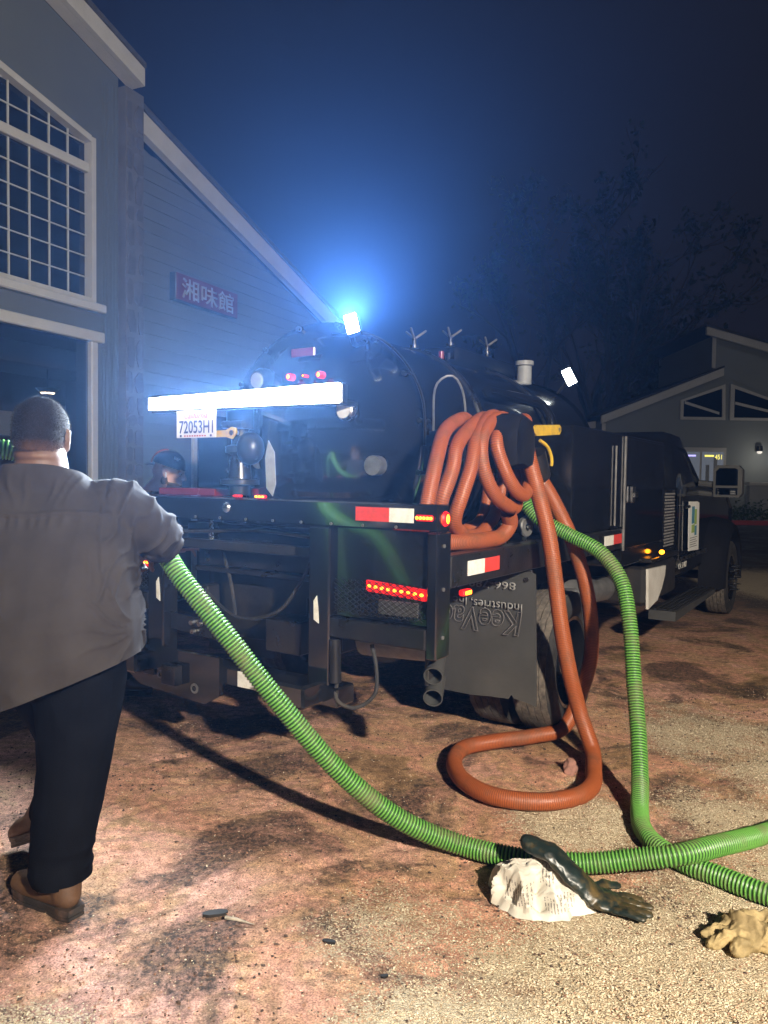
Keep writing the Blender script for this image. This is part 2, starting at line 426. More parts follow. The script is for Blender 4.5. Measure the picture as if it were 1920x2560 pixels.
# ------------------------------------------------------------------ ground
def gran_light_mask(x, y):
    g = np.zeros_like(x)
    for cx, cy, sx, sy, a in [(0.95, 2.05, 0.55, 0.42, 1.15), (0.35, 1.85, 0.40, 0.30, 0.9), (1.75, 2.35, 0.6, 0.6, 1.1), (0.83, 3.25, 0.20, 0.22, 0.95), (0.1, 2.45, 0.35, 0.2, 0.5), (1.55, 3.2, 0.3, 0.3, 0.75), (1.9, 4.4, 0.4, 0.5, 0.6),
                              (0.98, 3.62, 0.10, 0.14, 0.5), (2.15, 3.75, 0.35, 0.35, 0.85), (2.0, 3.2, 0.35, 0.35, 0.7), (3.1, 4.9, 0.35, 0.5, 0.8), (5.6, 11.3, 0.9, 1.6, 1.0),  # last blob here paints a pool of light beyond the front wheel
                              (-1.0, 1.88, 0.22, 0.16, 0.6), (1.1, 3.1, 0.2, 0.2, 0.35)]:
        g = np.maximum(g, a * np.exp(-0.5 * (((x - cx) / sx) ** 2 + ((y - cy) / sy) ** 2)))
    return g + 0.55 * (fbm(x * 3.1 + 5, y * 3.1 + 9) - 0.5)

def axis_pts(lo, a, b, hi, fine):
    mid = np.arange(a, b, fine); out = [a]; st = fine
    L = []
    p = a
    while p > lo: st *= 1.18; p -= st; L.append(p)
    Rr = []; p = mid[-1]; st = fine
    while p < hi: st *= 1.18; p += st; Rr.append(p)
    return np.r_[L[::-1], mid, Rr]

gx = axis_pts(-140, -2.6, 3.6, 140, 0.026); gy = axis_pts(-60, 1.5, 6.2, 240, 0.026)
X, Y = np.meshgrid(gx, gy)
near = np.exp(-np.maximum(0, np.hypot(X - 0.4, (Y - 3.6) * 0.8) - 2.2) / 1.5)
Z = (0.020 * (fbm(X * 1.7, Y * 1.7) - 0.5) + 0.012 * (fbm(X * 9, Y * 9, 4) - 0.5) + 0.008 * (vnoise(X * 31, Y * 31) - 0.5)) * near
gm = gran_light_mask(X, Y)
Z += 0.018 * np.clip(gm - 0.3, 0, 0.8) * near
Z += 0.03 * np.exp(-((X - 0.92) ** 2 + (Y - 3.80) ** 2) / 0.012) + 0.02 * np.exp(-((X - 1.0) ** 2 / 0.02 + (Y - 3.35) ** 2 / 0.05))
# drag marks and boot scuffs
for k in range(26):
    cx, cy, an, L = RNG.uniform(-1.3, 2.2), RNG.uniform(1.9, 4.6), RNG.uniform(-0.5, 0.9), RNG.uniform(0.08, 0.35)
    u = (X - cx) * math.cos(an) + (Y - cy) * math.sin(an); w = -(X - cx) * math.sin(an) + (Y - cy) * math.cos(an)
    Z += 0.009 * (np.exp(-(w / 0.02) ** 2) * -1 + 0.6 * np.exp(-((np.abs(w) - 0.035) / 0.018) ** 2)) * np.exp(-(u / L) ** 4)
for c in [(x, y) for x, y in ((0.311, 2.915), (0.527, 2.827), (0.815, 2.784), (0.4, 3.5), (0.37, 3.8), (0.7, 3.34))]:
    Z -= 0.004 * np.exp(-((X - c[0]) ** 2 + (Y - c[1]) ** 2) / 0.02)
Z -= 0.006
nx, ny = len(gx), len(gy)
me = bpy.data.meshes.new('ground')
me.vertices.add(nx * ny); me.vertices.foreach_set('co', np.stack([X, Y, Z], -1).ravel())
i = (np.arange(ny - 1)[:, None] * nx + np.arange(nx - 1)[None]).ravel()
F = np.stack([i, i + 1, i + nx + 1, i + nx], -1)
me.loops.add(F.size); me.loops.foreach_set('vertex_index', F.ravel())
me.polygons.add(len(F)); me.polygons.foreach_set('loop_start', np.arange(len(F)) * 4)
try: me.polygons.foreach_set('loop_total', np.full(len(F), 4))
except Exception: pass
me.polygons.foreach_set('use_smooth', np.ones(len(F), bool))
at = me.attributes.new('granules', 'FLOAT', 'POINT'); at.data.foreach_set('value', gm.ravel())  # granule cover, with the painted far light pool in it
pink = np.exp(-0.5 * (((X + 1.0) / 0.5) ** 2 + ((Y - 2.05) / 0.32) ** 2)) + 0.5 * np.exp(-0.5 * (((X + 0.45) / 0.4) ** 2 + ((Y - 2.9) / 0.4) ** 2)) + 0.6 * np.exp(-0.5 * (((X + 1.3) / 0.5) ** 2 + ((Y - 4.3) / 0.6) ** 2))  # pink dirt; the near-left blob also paints in brighter light on the ground
at = me.attributes.new('pinkdust_glow', 'FLOAT', 'POINT'); at.data.foreach_set('value', pink.ravel())
spread = np.exp(-np.maximum(0, np.hypot(X - 0.8, (Y - 3.6)) - 4.0) / 2.5)
at = me.attributes.new('dirtcover', 'FLOAT', 'POINT'); at.data.foreach_set('value', spread.ravel())
me.update(); me.validate()

gmat, nt, b = _nt('dirty_asphalt')
geo_n = nt.nodes.new('ShaderNodeNewGeometry'); pos = geo_n.outputs['Position']
def noise(scale, detail=6, rough=0.6, vec=pos, dist=0.0):
    n = mk(nt, 'ShaderNodeTexNoise', Scale=scale, Detail=detail, Roughness=rough, Distortion=dist); nt.links.new(vec, n.inputs['Vector']); return n.outputs['Fac']
mp = nt.nodes.new('ShaderNodeMapping'); mp.inputs['Rotation'].default_value = (0, 0, R(-38)); mp.inputs['Scale'].default_value = (1, 2.6, 1); nt.links.new(pos, mp.inputs['Vector'])
strk = mp.outputs[0]
att = lambda n: mk(nt, 'ShaderNodeAttribute', attribute_name=n).outputs['Fac']
def mth(op, a, c, clamp=False):
    n = nt.nodes.new('ShaderNodeMath'); n.operation = op; n.use_clamp = clamp
    for s, i in ((a, 0), (c, 1)):
        if isinstance(s, (int, float)): n.inputs[i].default_value = s
        else: nt.links.new(s, n.inputs[i])
    return n.outputs[0]
base = ramp(nt, noise(1.5, 7, 0.62, dist=0.8), [(0.30, (0.18, 0.105, 0.052)), (0.40, (0.42, 0.255, 0.130)), (0.47, (0.61, 0.310, 0.210)), (0.54, (0.52, 0.320, 0.175)), (0.61, (0.66, 0.360, 0.270)), (0.72, (0.30, 0.195, 0.105))]).outputs[0]
pf = mth('MULTIPLY', att('pinkdust_glow'), ramp(nt, noise(3.2, 7, 0.65), [(0.36, 0.0), (0.62, 1.0)]).outputs[0], True)
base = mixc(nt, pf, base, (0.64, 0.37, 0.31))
# oily, bare asphalt patches
oil = ramp(nt, noise(1.35, 9, 0.66, pos, 0.7), [(0.495, 0.0), (0.57, 0.97)]).outputs[0]
oil2 = ramp(nt, noise(4.2, 9, 0.7, strk, 0.4), [(0.57, 0.0), (0.66, 0.85)]).outputs[0]
oil = mth('MAXIMUM', oil, oil2)
speck = ramp(nt, noise(55, 5, 0.7), [(0.42, 0.0), (0.60, 1.0)]).outputs[0]
oilf = mth('MULTIPLY', oil, mth('ADD', mth('MULTIPLY', speck, 0.45), 0.56), True)
base = mixc(nt, oilf, base, (0.040, 0.034, 0.032))
# scuffed streaks where boots and hoses dragged
scf = ramp(nt, noise(9, 6, 0.7, strk, 0.2), [(0.50, 0.0), (0.72, 0.55)]).outputs[0]
base = mixc(nt, scf, base, (0.20, 0.115, 0.068))
grain = ramp(nt, noise(170, 4, 0.7), [(0.36, 0.45), (0.62, 1.30)]).outputs[0]
base = mixc(nt, 1.0, base, grain, 'MULTIPLY')
base = mixc(nt, 1.0, base, ramp(nt, noise(26, 6, 0.7), [(0.36, 0.72), (0.60, 1.30)]).outputs[0], 'MULTIPLY')
# dirt thins out away from the spill
cov = mth('MULTIPLY', att('dirtcover'), 1.0, True)
asph = ramp(nt, noise(0.5, 8, 0.6), [(0.35, (0.050, 0.047, 0.044)), (0.65, (0.095, 0.086, 0.078))]).outputs[0]
base = mixc(nt, cov, asph, base)
# pale absorbent granules, plus the light pool painted beyond the front wheel
vo = mk(nt, 'ShaderNodeTexVoronoi', Scale=190.0, Randomness=1.0); nt.links.new(pos, vo.inputs['Vector'])
cell = nt.nodes.new('ShaderNodeSeparateColor'); nt.links.new(vo.outputs['Color'], cell.inputs[0])
gcol = ramp(nt, cell.outputs[0], [(0.0, (0.33, 0.23, 0.14)), (0.25, (0.52, 0.42, 0.28)), (1.0, (0.70, 0.60, 0.43))]).outputs[0]
gthr = mth('ADD', mth('MULTIPLY', att('granules'), 1.15), mth('MULTIPLY', noise(14, 6, 0.75), 0.75))
gthr = mth('SUBTRACT', gthr, mth('MULTIPLY', cell.outputs[1], 0.42))
gfac = ramp(nt, gthr, [(0.60, 0.0), (0.74, 1.0)]).outputs[0]
wet = ramp(nt, noise(2.6, 7, 0.65), [(0.56, 0.0), (0.70, 0.75)]).outputs[0]
gcol = mixc(nt, wet, gcol, (0.20, 0.095, 0.05))
base = mixc(nt, gfac, base, gcol)
nt.links.new(base, b.inputs['Base Color'])
rr = ramp(nt, oilf, [(0.0, 0.92), (1.0, 0.55)]).outputs[0]; nt.links.new(rr, b.inputs['Roughness'])
b.inputs['Specular IOR Level'].default_value = 0.3
bp = mk(nt, 'ShaderNodeBump', Strength=0.9, Distance=0.010)
hgt = mth('ADD', noise(70, 6, 0.75), mth('MULTIPLY', mth('MULTIPLY', vo.outputs['Distance'], -60.0), mth('MULTIPLY', gfac, 0.012)))
nt.links.new(hgt, bp.inputs['Height']); nt.links.new(bp.outputs[0], b.inputs['Normal'])
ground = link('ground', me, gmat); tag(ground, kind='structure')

def gz(x, y):
    ix = int(np.clip(np.searchsorted(gx, x), 1, nx - 1)); iy = int(np.clip(np.searchsorted(gy, y), 1, ny - 1))
    return float(Z[iy, ix])

# loose granules lying on the dirt
def scatter(name, n, label, cat, matname, size, dens, region):
    pts = []
    x0, x1, y0, y1 = region
    cx = RNG.uniform(x0, x1, n * 6); cy = y0 + (y1 - y0) * RNG.random(n * 6) ** 1.6
    keep = RNG.random(n * 6) < dens(cx, cy); cx, cy = cx[keep][:n], cy[keep][:n]; m = len(cx)
    cz = Z[np.clip(np.searchsorted(gy, cy), 1, ny - 1), np.clip(np.searchsorted(gx, cx), 1, nx - 1)]
    base_v = np.array([(1, 0, 0), (-1, 0, 0), (0, 1, 0), (0, -1, 0), (0, 0, 1), (0, 0, -1)], float)
    base_f = np.array([(0, 2, 4), (2, 1, 4), (1, 3, 4), (3, 0, 4), (2, 0, 5), (1, 2, 5), (3, 1, 5), (0, 3, 5)])
    sz = RNG.uniform(*size, (m, 1, 1)); q = base_v[None] * RNG.uniform(0.6, 1.2, (m, 6, 1)) * sz * np.array([1.2, 1, 0.7])
    an = RNG.uniform(0, 6.283, m); c, s = np.cos(an)[:, None], np.sin(an)[:, None]
    q = np.stack([q[:, :, 0] * c - q[:, :, 1] * s, q[:, :, 0] * s + q[:, :, 1] * c, q[:, :, 2]], -1)
    V = (q + np.stack([cx, cy, cz + sz[:, 0, 0] * 0.35], -1)[:, None]).reshape(-1, 3)
    Fc = (base_f[None] + np.arange(m)[:, None, None] * 6).reshape(-1, 3)
    me = bpy.data.meshes.new(name); me.from_pydata(V.tolist(), [], Fc.tolist()); me.update()
    o = link(name, me, matname); tag(o, label, cat, kind='stuff'); return o
gm_, nt, b = _nt('granule')
oi = nt.nodes.new('ShaderNodeNewGeometry')
rc = ramp(nt, oi.outputs['Random Per Island'], [(0.0, (0.36, 0.25, 0.15)), (0.35, (0.54, 0.44, 0.30)), (1.0, (0.74, 0.66, 0.50))]).outputs[0]
nt.links.new(rc, b.inputs['Base Color']); b.inputs['Roughness'].default_value = 0.9
M['granule'] = gm_
gd = lambda x, y: np.clip((gran_light_mask(x, y) + 0.35 * (fbm(x * 14, y * 14, 3) - 0.5) - 0.22) * 1.5, 0.03, 1)
scatter('absorbent_granules', 62000, 'pale absorbent granules scattered over the dirty ground', 'granules', 'granule', (0.0018, 0.0042), gd, (-1.3, 2.9, 1.75, 5.4))
gm2, nt, b = _nt('grit')
oi = nt.nodes.new('ShaderNodeNewGeometry')
rc = ramp(nt, oi.outputs['Random Per Island'], [(0.0, (0.05, 0.035, 0.03)), (0.5, (0.24, 0.12, 0.075)), (1.0, (0.42, 0.24, 0.16))]).outputs[0]
nt.links.new(rc, b.inputs['Base Color']); b.inputs['Roughness'].default_value = 0.95
M['grit'] = gm2
M['crumb'] = pm('dark_crumb', (0.07, 0.045, 0.035), 0.9, var=0.5, scale=30)
scatter('dark_crumbs', 2600, 'dark crumbs and pebbles lying on the dirt', 'crumbs', 'crumb', (0.003, 0.008), lambda x, y: np.clip(fbm(x * 2.2 + 40, y * 2.2) * 2.4 - 0.95, 0.02, 1), (-2.0, 3.0, 1.75, 5.5))
scatter('loose_grit', 26000, 'reddish brown grit and crumbs strewn over the ground', 'grit', 'grit', (0.0016, 0.0048), lambda x, y: np.clip(fbm(x * 3, y * 3) * 1.6 - 0.35, 0.05, 1), (-2.0, 3.0, 1.75, 5.5))

# ------------------------------------------------------------------ hoses
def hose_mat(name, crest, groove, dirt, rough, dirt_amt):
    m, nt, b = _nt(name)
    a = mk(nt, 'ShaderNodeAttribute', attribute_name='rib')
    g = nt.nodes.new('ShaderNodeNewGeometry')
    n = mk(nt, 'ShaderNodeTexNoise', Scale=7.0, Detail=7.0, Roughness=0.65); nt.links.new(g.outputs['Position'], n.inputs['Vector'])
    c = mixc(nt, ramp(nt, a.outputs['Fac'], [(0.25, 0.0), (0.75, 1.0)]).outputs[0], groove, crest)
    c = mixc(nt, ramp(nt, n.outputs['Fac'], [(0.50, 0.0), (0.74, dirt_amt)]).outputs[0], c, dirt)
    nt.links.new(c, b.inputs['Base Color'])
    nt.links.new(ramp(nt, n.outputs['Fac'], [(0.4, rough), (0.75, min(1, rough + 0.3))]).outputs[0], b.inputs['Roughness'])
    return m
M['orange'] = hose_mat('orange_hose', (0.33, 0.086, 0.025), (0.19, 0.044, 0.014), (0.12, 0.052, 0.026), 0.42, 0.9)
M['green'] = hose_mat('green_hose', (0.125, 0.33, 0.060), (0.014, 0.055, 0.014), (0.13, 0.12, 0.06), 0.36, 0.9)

GA = [(-2.6, 2.35, 0.05), (-2.35, 2.5, 0.25), (-2.1, 2.68, 0.9), (-1.8, 2.86, 1.42), (-1.46, 2.99, 1.545), (-1.31, 3.08, 1.43), (-1.14, 3.10, 1.28), (-0.97, 3.05, 1.20), (-0.846, 2.97, 1.150), (-0.776, 2.93, 1.071), (-0.599, 2.89, 0.866), (-0.382, 2.87, 0.6), (-0.153, 2.88, 0.339), (0.078, 2.9, 0.150),
      (0.311, 2.915, 0.048), (0.527, 2.827, 0.041), (0.76, 2.784, 0.048), (0.95, 2.745, 0.088), (1.078, 2.715, 0.118), (1.25, 2.80, 0.112), (1.45, 2.95, 0.075), (1.611, 3.08, 0.045), (2.1, 3.35, 0.04), (2.9, 3.5, 0.04)]
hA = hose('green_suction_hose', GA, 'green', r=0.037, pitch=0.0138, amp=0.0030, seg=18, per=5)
tag(hA, 'green ribbed suction hose held by the man, sagging to the ground past the white bag', 'hose')
GB = [(0.66, 4.55, 1.55), (0.700, 4.38, 1.49), (0.744, 4.25, 1.388), (0.826, 4.18, 1.265), (0.983, 4.1, 1.174), (1.128, 4.0, 1.09), (1.209, 3.9, 0.957), (1.228, 3.8, 0.751), (1.224, 3.7, 0.496), (1.205, 3.56, 0.28), (1.165, 3.40, 0.11), (1.115, 3.25, 0.048), (1.075, 3.09, 0.041), (1.082, 2.94, 0.041),
      (1.148, 2.80, 0.040), (1.227, 2.715, 0.040), (1.335, 2.60, 0.041), (1.6, 2.42, 0.041), (2.3, 2.2, 0.041)]
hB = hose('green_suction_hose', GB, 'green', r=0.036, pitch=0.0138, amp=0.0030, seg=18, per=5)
tag(hB, 'green ribbed hose arching off the truck side and dropping beside the rear wheel', 'hose')
OA = [(0.714, 3.97, 1.738), (0.702, 3.91, 1.755), (0.695, 3.86, 1.70), (0.708, 3.84, 1.60), (0.764, 3.83, 1.4), (0.823, 3.83, 1.181), (0.862, 3.84, 0.96), (0.898, 3.85, 0.737), (0.955, 3.88, 0.486), (1.027, 3.92, 0.255), (1.075, 3.87, 0.10), (1.043, 3.713, 0.05), (0.978, 3.514, 0.042), (0.879, 3.397, 0.042), (0.705, 3.336, 0.042), (0.518, 3.385, 0.042), (0.401, 3.54, 0.042),
      (0.367, 3.794, 0.042), (0.438, 3.998, 0.045), (0.624, 4.10, 0.050), (0.84, 4.175, 0.055), (1.01, 4.225, 0.085), (1.10, 4.28, 0.22), (1.165, 4.27, 0.451), (1.155, 4.24, 0.692), (1.10, 4.20, 0.926), (1.015, 4.17, 1.153), (0.90, 4.16, 1.374), (0.80, 4.14, 1.52)]
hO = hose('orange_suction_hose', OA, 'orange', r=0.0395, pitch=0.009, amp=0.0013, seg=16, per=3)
tag(hO, 'rusty orange ribbed hose hanging from the truck valve and looping on the ground', 'hose')

# ------------------------------------------------------------------ tripod work light out of frame, behind and right of the photographer
tl = thing('tripod_work_light', (2.1, -2.3, 0), 0, 'yellow tripod work light standing behind the photographer', 'work light')
g = Geo().cyl((0, 0, 0.55), (0, 0, 3.1), 0.018); g.build('mast', 'dullsteel', tl)
for k in range(3):
    an = k * 2.094 + 0.4; Geo().cyl((0, 0, 0.75), (0.55 * math.cos(an), 0.55 * math.sin(an), 0.012), 0.014).build('leg', 'dullsteel', tl)
box('lamp_housing', (-0.16, -0.10, 3.07), (0.16, 0.0, 3.31), 'yellow', tl, 0.01)
box('lamp_face', (-0.14, 0.001, 3.09), (0.14, 0.012, 3.29), em('tripod_lamp_face', (1.0, 0.90, 0.74), 18), tl, 0.003)
ld = bpy.data.lights.new('tripod_lamp', 'AREA'); ld.shape = 'RECTANGLE'; ld.size = 0.24; ld.size_y = 0.16
ld.energy = 1080; ld.color = (1.0, 0.88, 0.71); ld.spread = R(165)
lo = bpy.data.objects.new('tripod_lamp', ld); col.objects.link(lo); lo.parent = tl
lo.location = (0, 0.03, 3.19); lo.rotation_euler = Vector((-1.6, 6.0, -2.0)).to_track_quat('-Z', 'Y').to_euler()

# ------------------------------------------------------------------ vacuum truck (local x forward, y to its left side, z up)
TR = thing('vacuum_truck', (0.221, 3.12, 0), R(90 - 32.8), 'black vacuum tank truck with lit rear light bar and orange hose rack', 'truck')
W = 2.29
def B(name, a, b, mat='steel', bev=0.006, parent=TR): return box(name, a, b, mat, parent, bev)

# chassis
for t in (0.80, 1.56): B('frame_rail', (0.25, t, 0.62), (7.6, t + 0.08, 0.86), 'frame')
for s in (0.62, 2.4, 3.9): B('cross_member', (s, 0.882, 0.66), (s + 0.10, 1.558, 0.82), 'frame')
Geo().cyl((1.56, 0.54, 0.42), (1.56, 1.90, 0.42), 0.06).ball((1.56, 1.22, 0.42), (0.19, 0.17, 0.19)).build('rear_axle', 'frame', TR)
Geo().cyl((6.6, 0.12, 0.42), (6.6, 2.3, 0.42), 0.05).build('front_axle', 'frame', TR)
for t in (0.70, 1.66):
    Geo().prism([(0.95, 0.66), (1.56, 0.50), (2.2, 0.66), (2.2, 0.71), (1.56, 0.56), (0.95, 0.71)], lambda a, c, w: (a, w, c), t, t + 0.08).build('leaf_spring', 'frame', TR)
# deck and side beams
B('deck', (0.125, 0.085, 1.075), (4.35, 2.205, 1.125), 'frame', 0.006)
B('side_beam', (0.12, 0.0, 0.995), (3.3, 0.08, 1.135), 'steel', 0.006)
B('side_beam', (0.12, 2.21, 0.995), (3.3, 2.29, 1.135), 'steel', 0.006)
B('deck_rail', (0.16, 0.10, 1.127), (0.24, 0.30, 1.17), 'steel', 0.004)
for s0, s1, w in ((0.272, 0.44, 'tapew'), (0.442, 0.602, 'taper'), (2.252, 2.45, 'tapew'), (2.452, 2.645, 'taper')):
    B('reflector_tape', (s0, -0.003, 1.035), (s1, -0.0003, 1.10), w, 0.0)

# rear frame: top rail, corner posts, inner posts, tail boxes
B('rear_rail', (0.0, 0.0, 1.238), (0.10, W, 1.352), 'paint', 0.007)
for a, c, w in ((0.115, 0.235, 'tapew'), (0.237, 0.408, 'taper')):
    B('reflector_tape', (-0.003, a, 1.272), (-0.0003, c, 1.332), w, 0.0)
for t in (0.0, W - 0.05): B('corner_post', (-0.003, t, 0.71), (0.117, t + 0.05, 1.2365), 'paint', 0.006)
for t in (0.545, W - 0.665): B('inner_post', (-0.004, t, 0.52), (0.10, t + 0.12, 1.2365), 'paint', 0.007)
for t in (0.051, W - 0.545):
    B('tail_panel', (0.030, t + 0.001, 0.84), (0.05, t + 0.493, 1.2365), 'paint', 0.002)
    B('tail_sill', (-0.002, t + 0.001, 0.745), (0.09, t + 0.493, 0.835), 'steel', 0.006)
# expanded metal guard over the tail lamps
def lattice(t0, t1, z0, z1, s, n, r):
    g = Geo(); w = t1 - t0; h = z1 - z0; st = w / n
    for k in range(-int(h / st * 0.6) - 2, n + 1):
        for sg in (1, -1):
            pts = []
            for q in np.linspace(0, 1, 25):
                tt = (t0 + k * st + q * h * 1.6) if sg > 0 else (t1 - k * st - q * h * 1.6); zz = z0 + q * h
                if t0 <= tt <= t1: pts.append((s, tt, zz))
            if len(pts) > 1: g.tube([pts[0], pts[-1]], r, 4)
    return g
tag(lattice(0.07, 0.53, 0.86, 1.01, 0.008, 13, 0.0022).build('lamp_guard', 'steel', TR, None), kind='stuff')
tag(lattice(W - 0.53, W - 0.13, 0.86, 1.01, 0.012, 11, 0.0022).build('lamp_guard', 'steel', TR, None), kind='stuff')
def tail_led(t0, t1, zc0, zc1):
    n = 9
    g = Geo().prism([(t0, zc0 - 0.024), (t1, zc1 - 0.024), (t1, zc1 + 0.024), (t0, zc0 + 0.024)], lambda a, c, w: (w, a, c), 0.016, 0.030)
    p = g.build('tail_lamp', 'redlens', TR, None)
    for k in range(n):
        f = (k + 0.5) / n; Geo().ball((0.014, t0 + (t1 - t0) * f, zc0 + (zc1 - zc0) * f), (0.006, 0.010, 0.007), nu=8, nv=6).build('led', 'redled', p)
tail_led(0.065, 0.36, 0.972, 0.990)
tail_led(W - 0.535, W - 0.30, 0.992, 0.985)
for t in (0.10, W - 0.42): B('tail_reflector', (0.020, t, 0.872), (0.0295, t + 0.20, 0.935), 'dullsteel', 0.003)
# rail lamps
def pill(name, s0, s1, t0, t1, zc, h, m1, m2, n=4):
    o = B(name, (s0, t0, zc - h), (s1, t1, zc + h), m1, 0.006)
    for k in range(n):
        f = (k + 0.5) / n; Geo().ball((s0 - 0.001, t0 + (t1 - t0) * f, zc), (0.004, (t1 - t0) / n * 0.46, h * 0.55), nu=8, nv=6).build('led', m2, o)
pill('marker_lamp', -0.012, -0.0005, 0.02, 0.102, 1.295, 0.013, 'redlens', 'redled', 5)
pill('marker_lamp', -0.006, 0.02, 0.93, 0.99, 1.362, 0.008, 'redlens', 'amber', 3)
pill('marker_lamp', -0.006, 0.02, 1.085, 1.135, 1.362, 0.006, 'redlens', 'redlens', 3)
o = Geo().lathe([(0.001, -0.016), (0.02, -0.014), (0.030, -0.008), (0.033, -0.0015)], (0.058, 0, 1.292), (0, 1, 0), 20).build('corner_lamp', 'redlens', TR)
Geo().ball((0.055, -0.015, 1.292), (0.014, 0.004, 0.020), nu=10, nv=6).build('led', 'redled', o)
o = B('side_marker', (0.185, -0.03, 0.957), (0.262, -0.001, 0.984), 'redlens', 0.006)
B('led', (0.195, -0.033, 0.962), (0.252, -0.0305, 0.979), 'redled', 0.001, o)
Geo().lathe([(0.0, -0.012), (0.018, -0.010), (0.026, -0.001)], (0.0, 1.18, 1.305), (1, 0, 0), 20).build('clear_lamp', 'chrome', TR)

# work between the inner posts
B('cross_bar', (0.16, 0.668, 1.085), (0.22, 1.622, 1.215), 'paint', 0.006)
B('drawer_front', (0.24, 0.70, 0.975), (0.30, 1.62, 1.075), 'steel', 0.005)
B('drawer_lip', (0.215, 0.69, 0.945), (0.30, 1.62, 0.972), 'steel', 0.004)
B('pump_skid', (0.34, 0.72, 0.58), (0.60, 1.61, 0.93), 'frame', 0.008)
B('bracket_plate', (0.16, 1.02, 1.118), (0.19, 1.30, 1.142), 'dullsteel', 0.004)
for t in (0.76, 1.55):
    for z in (1.005, 1.045): Geo().cyl((0.228, t, z), (0.241, t, z), 0.009, seg=8).build('bolt', 'chrome', TR)
g = Geo()
for k in range(7):
    z = 1.13 + k * 0.026
    g.lathe([(0.010 + 0.004 * math.cos(a), 0.004 * math.sin(a)) for a in np.linspace(0, 2 * math.pi, 7)[:-1]], (0.14, 1.42 + 0.003 * (k % 2), z), (0, 1, 0) if k % 2 else (1, 0, 0), 10, True)
tag(g.build('chain', 'chrome', TR), kind='stuff')
B('step_box', (0.11, 0.80, 0.60), (0.30, 1.02, 0.76), 'steel', 0.006)
# bumper and hitch
B('bumper_step', (-0.17, 0.555, 0.448), (0.02, 0.80, 0.552), 'paint', 0.012)
B('bumper_step', (-0.17, 1.64, 0.448), (0.02, 1.885, 0.552), 'paint', 0.012)
B('bumper_beam', (0.005, 0.50, 0.425), (0.14, 1.94, 0.515), 'paint', 0.008)
for a, c, w in ((0.805, 0.935, 'taper'), (0.937, 1.10, 'tapew')): B('reflector_tape', (0.0012, a, 0.432), (0.0044, c, 0.508), w, 0.0)
Geo().prism([(1.20, 0.56), (1.88, 0.56), (1.88, 0.40), (1.78, 0.345), (1.30, 0.315), (1.20, 0.375)], lambda a, c, w: (w, a, c), -0.022, 0.003).build('hitch_plate', 'paint', TR, None)
Geo().box((-0.075, 1.46, 0.39), (-0.021, 1.56, 0.49), 0.004).build('receiver_tube', 'steel', TR, None)
B('receiver_mouth', (-0.0765, 1.485, 0.415), (-0.0752, 1.535, 0.465), 'frame', 0.0)
for t, z, r in ((1.37, 0.385, 0.026), (1.62, 0.42, 0.022)):
    Geo().lathe([(r * 0.55, -0.026), (r, -0.026), (r, -0.018)], (0.0, t, z), (1, 0, 0), 16).build('chain_hole', 'dullsteel', TR)
B('pintle_plate', (-0.035, 1.66, 0.41), (-0.0225, 1.74, 0.53), 'steel', 0.003)
Geo().prism([(1.20, 0.62), (1.74, 0.66), (1.74, 0.70), (1.62, 0.735), (1.30, 0.72), (1.20, 0.68)], lambda a, c, w: (w, a, c), 0.05, 0.07).build('cylinder_bracket', 'steel', TR, None)
for t, z in ((1.40, 0.70), (1.46, 0.70), (1.45, 0.655)): Geo().cyl((0.03, t, z), (0.052, t, z), 0.013, seg=8).build('bolt', 'chrome', TR)
# worn white decals on the posts
for t in (0.60, 1.645):
    Geo().prism([(t, 0.80), (t + 0.028, 0.815), (t + 0.03, 0.90), (t + 0.012, 0.925), (t + 0.004, 0.87)], lambda a, c, w: (w, a, c), -0.0075, -0.0045).build('torn_decal', 'tapew', TR, None)
# hanging air line and cylinder
Geo().cyl((0.02, 0.53, 0.735), (0.02, 0.525, 0.54), 0.026, 0.030).build('lock_cylinder', 'steel', TR)
pl = smooth_path([(0.05, 0.53, 0.56), (0.0, 0.50, 0.47), (0.02, 0.42, 0.44), (0.06, 0.34, 0.50), (0.06, 0.33, 0.62), (0.06, 0.36, 0.74)], 0.02)
Geo().tube(pl.tolist(), 0.009, 8).build('air_line', 'rubber', TR)
Geo().cyl((0.40, 0.20, 0.69), (0.40, 0.62, 0.67), 0.09).build('air_tank', 'grey', TR)
# twin exhaust stubs
for z in (0.60, 0.505):
    g = Geo().lathe([(0.040, 0.16), (0.043, 0.0), (0.038, 0.0), (0.035, 0.14), (0.0, 0.14)], (0.16, 0.10, z), (0.85, 0.35, 0.30), 24)
    g.build('exhaust_pipe', 'flap', TR)
B('exhaust_hanger', (0.17, 0.13, 0.55), (0.25, 0.15, 0.74), 'frame', 0.003)
# mud flap with faded print, mounted upside down
fl = [(0.0, 0.985), (-0.03, 0.975), (-0.035, 0.62), (-0.04, 0.283), (0.03, 0.30), (0.085, 0.306), (0.10, 0.325), (0.115, 0.30), (0.22, 0.296), (0.33, 0.286), (0.55, 0.29), (0.56, 0.62), (0.56, 0.93), (0.3, 0.95)]
flap = Geo().prism(fl, lambda a, c, w: (w + 0.012 * math.sin(c * 5) , a, c), 1.0, 1.012).build('mud_flap', 'flap', TR, None)
Fx, Fy = (0, 1, 0), (0, 0, -1)
text('flap_number', '866-789', 'ink', flap, (0.982, 0.075, 0.925), Fx, Fy, 0.042, 0.27, 0.0015, offset=0.012)
text('flap_lettering', 'Industries,', 'ink', flap, (0.980, 0.035, 0.825), Fx, Fy, 0.056, 0.295, 0.0015, offset=0.006)
text('flap_lettering', 'Inc', 'ink', flap, (0.980, 0.355, 0.825), Fx, Fy, 0.045, 0.08, 0.0015, offset=0.006)
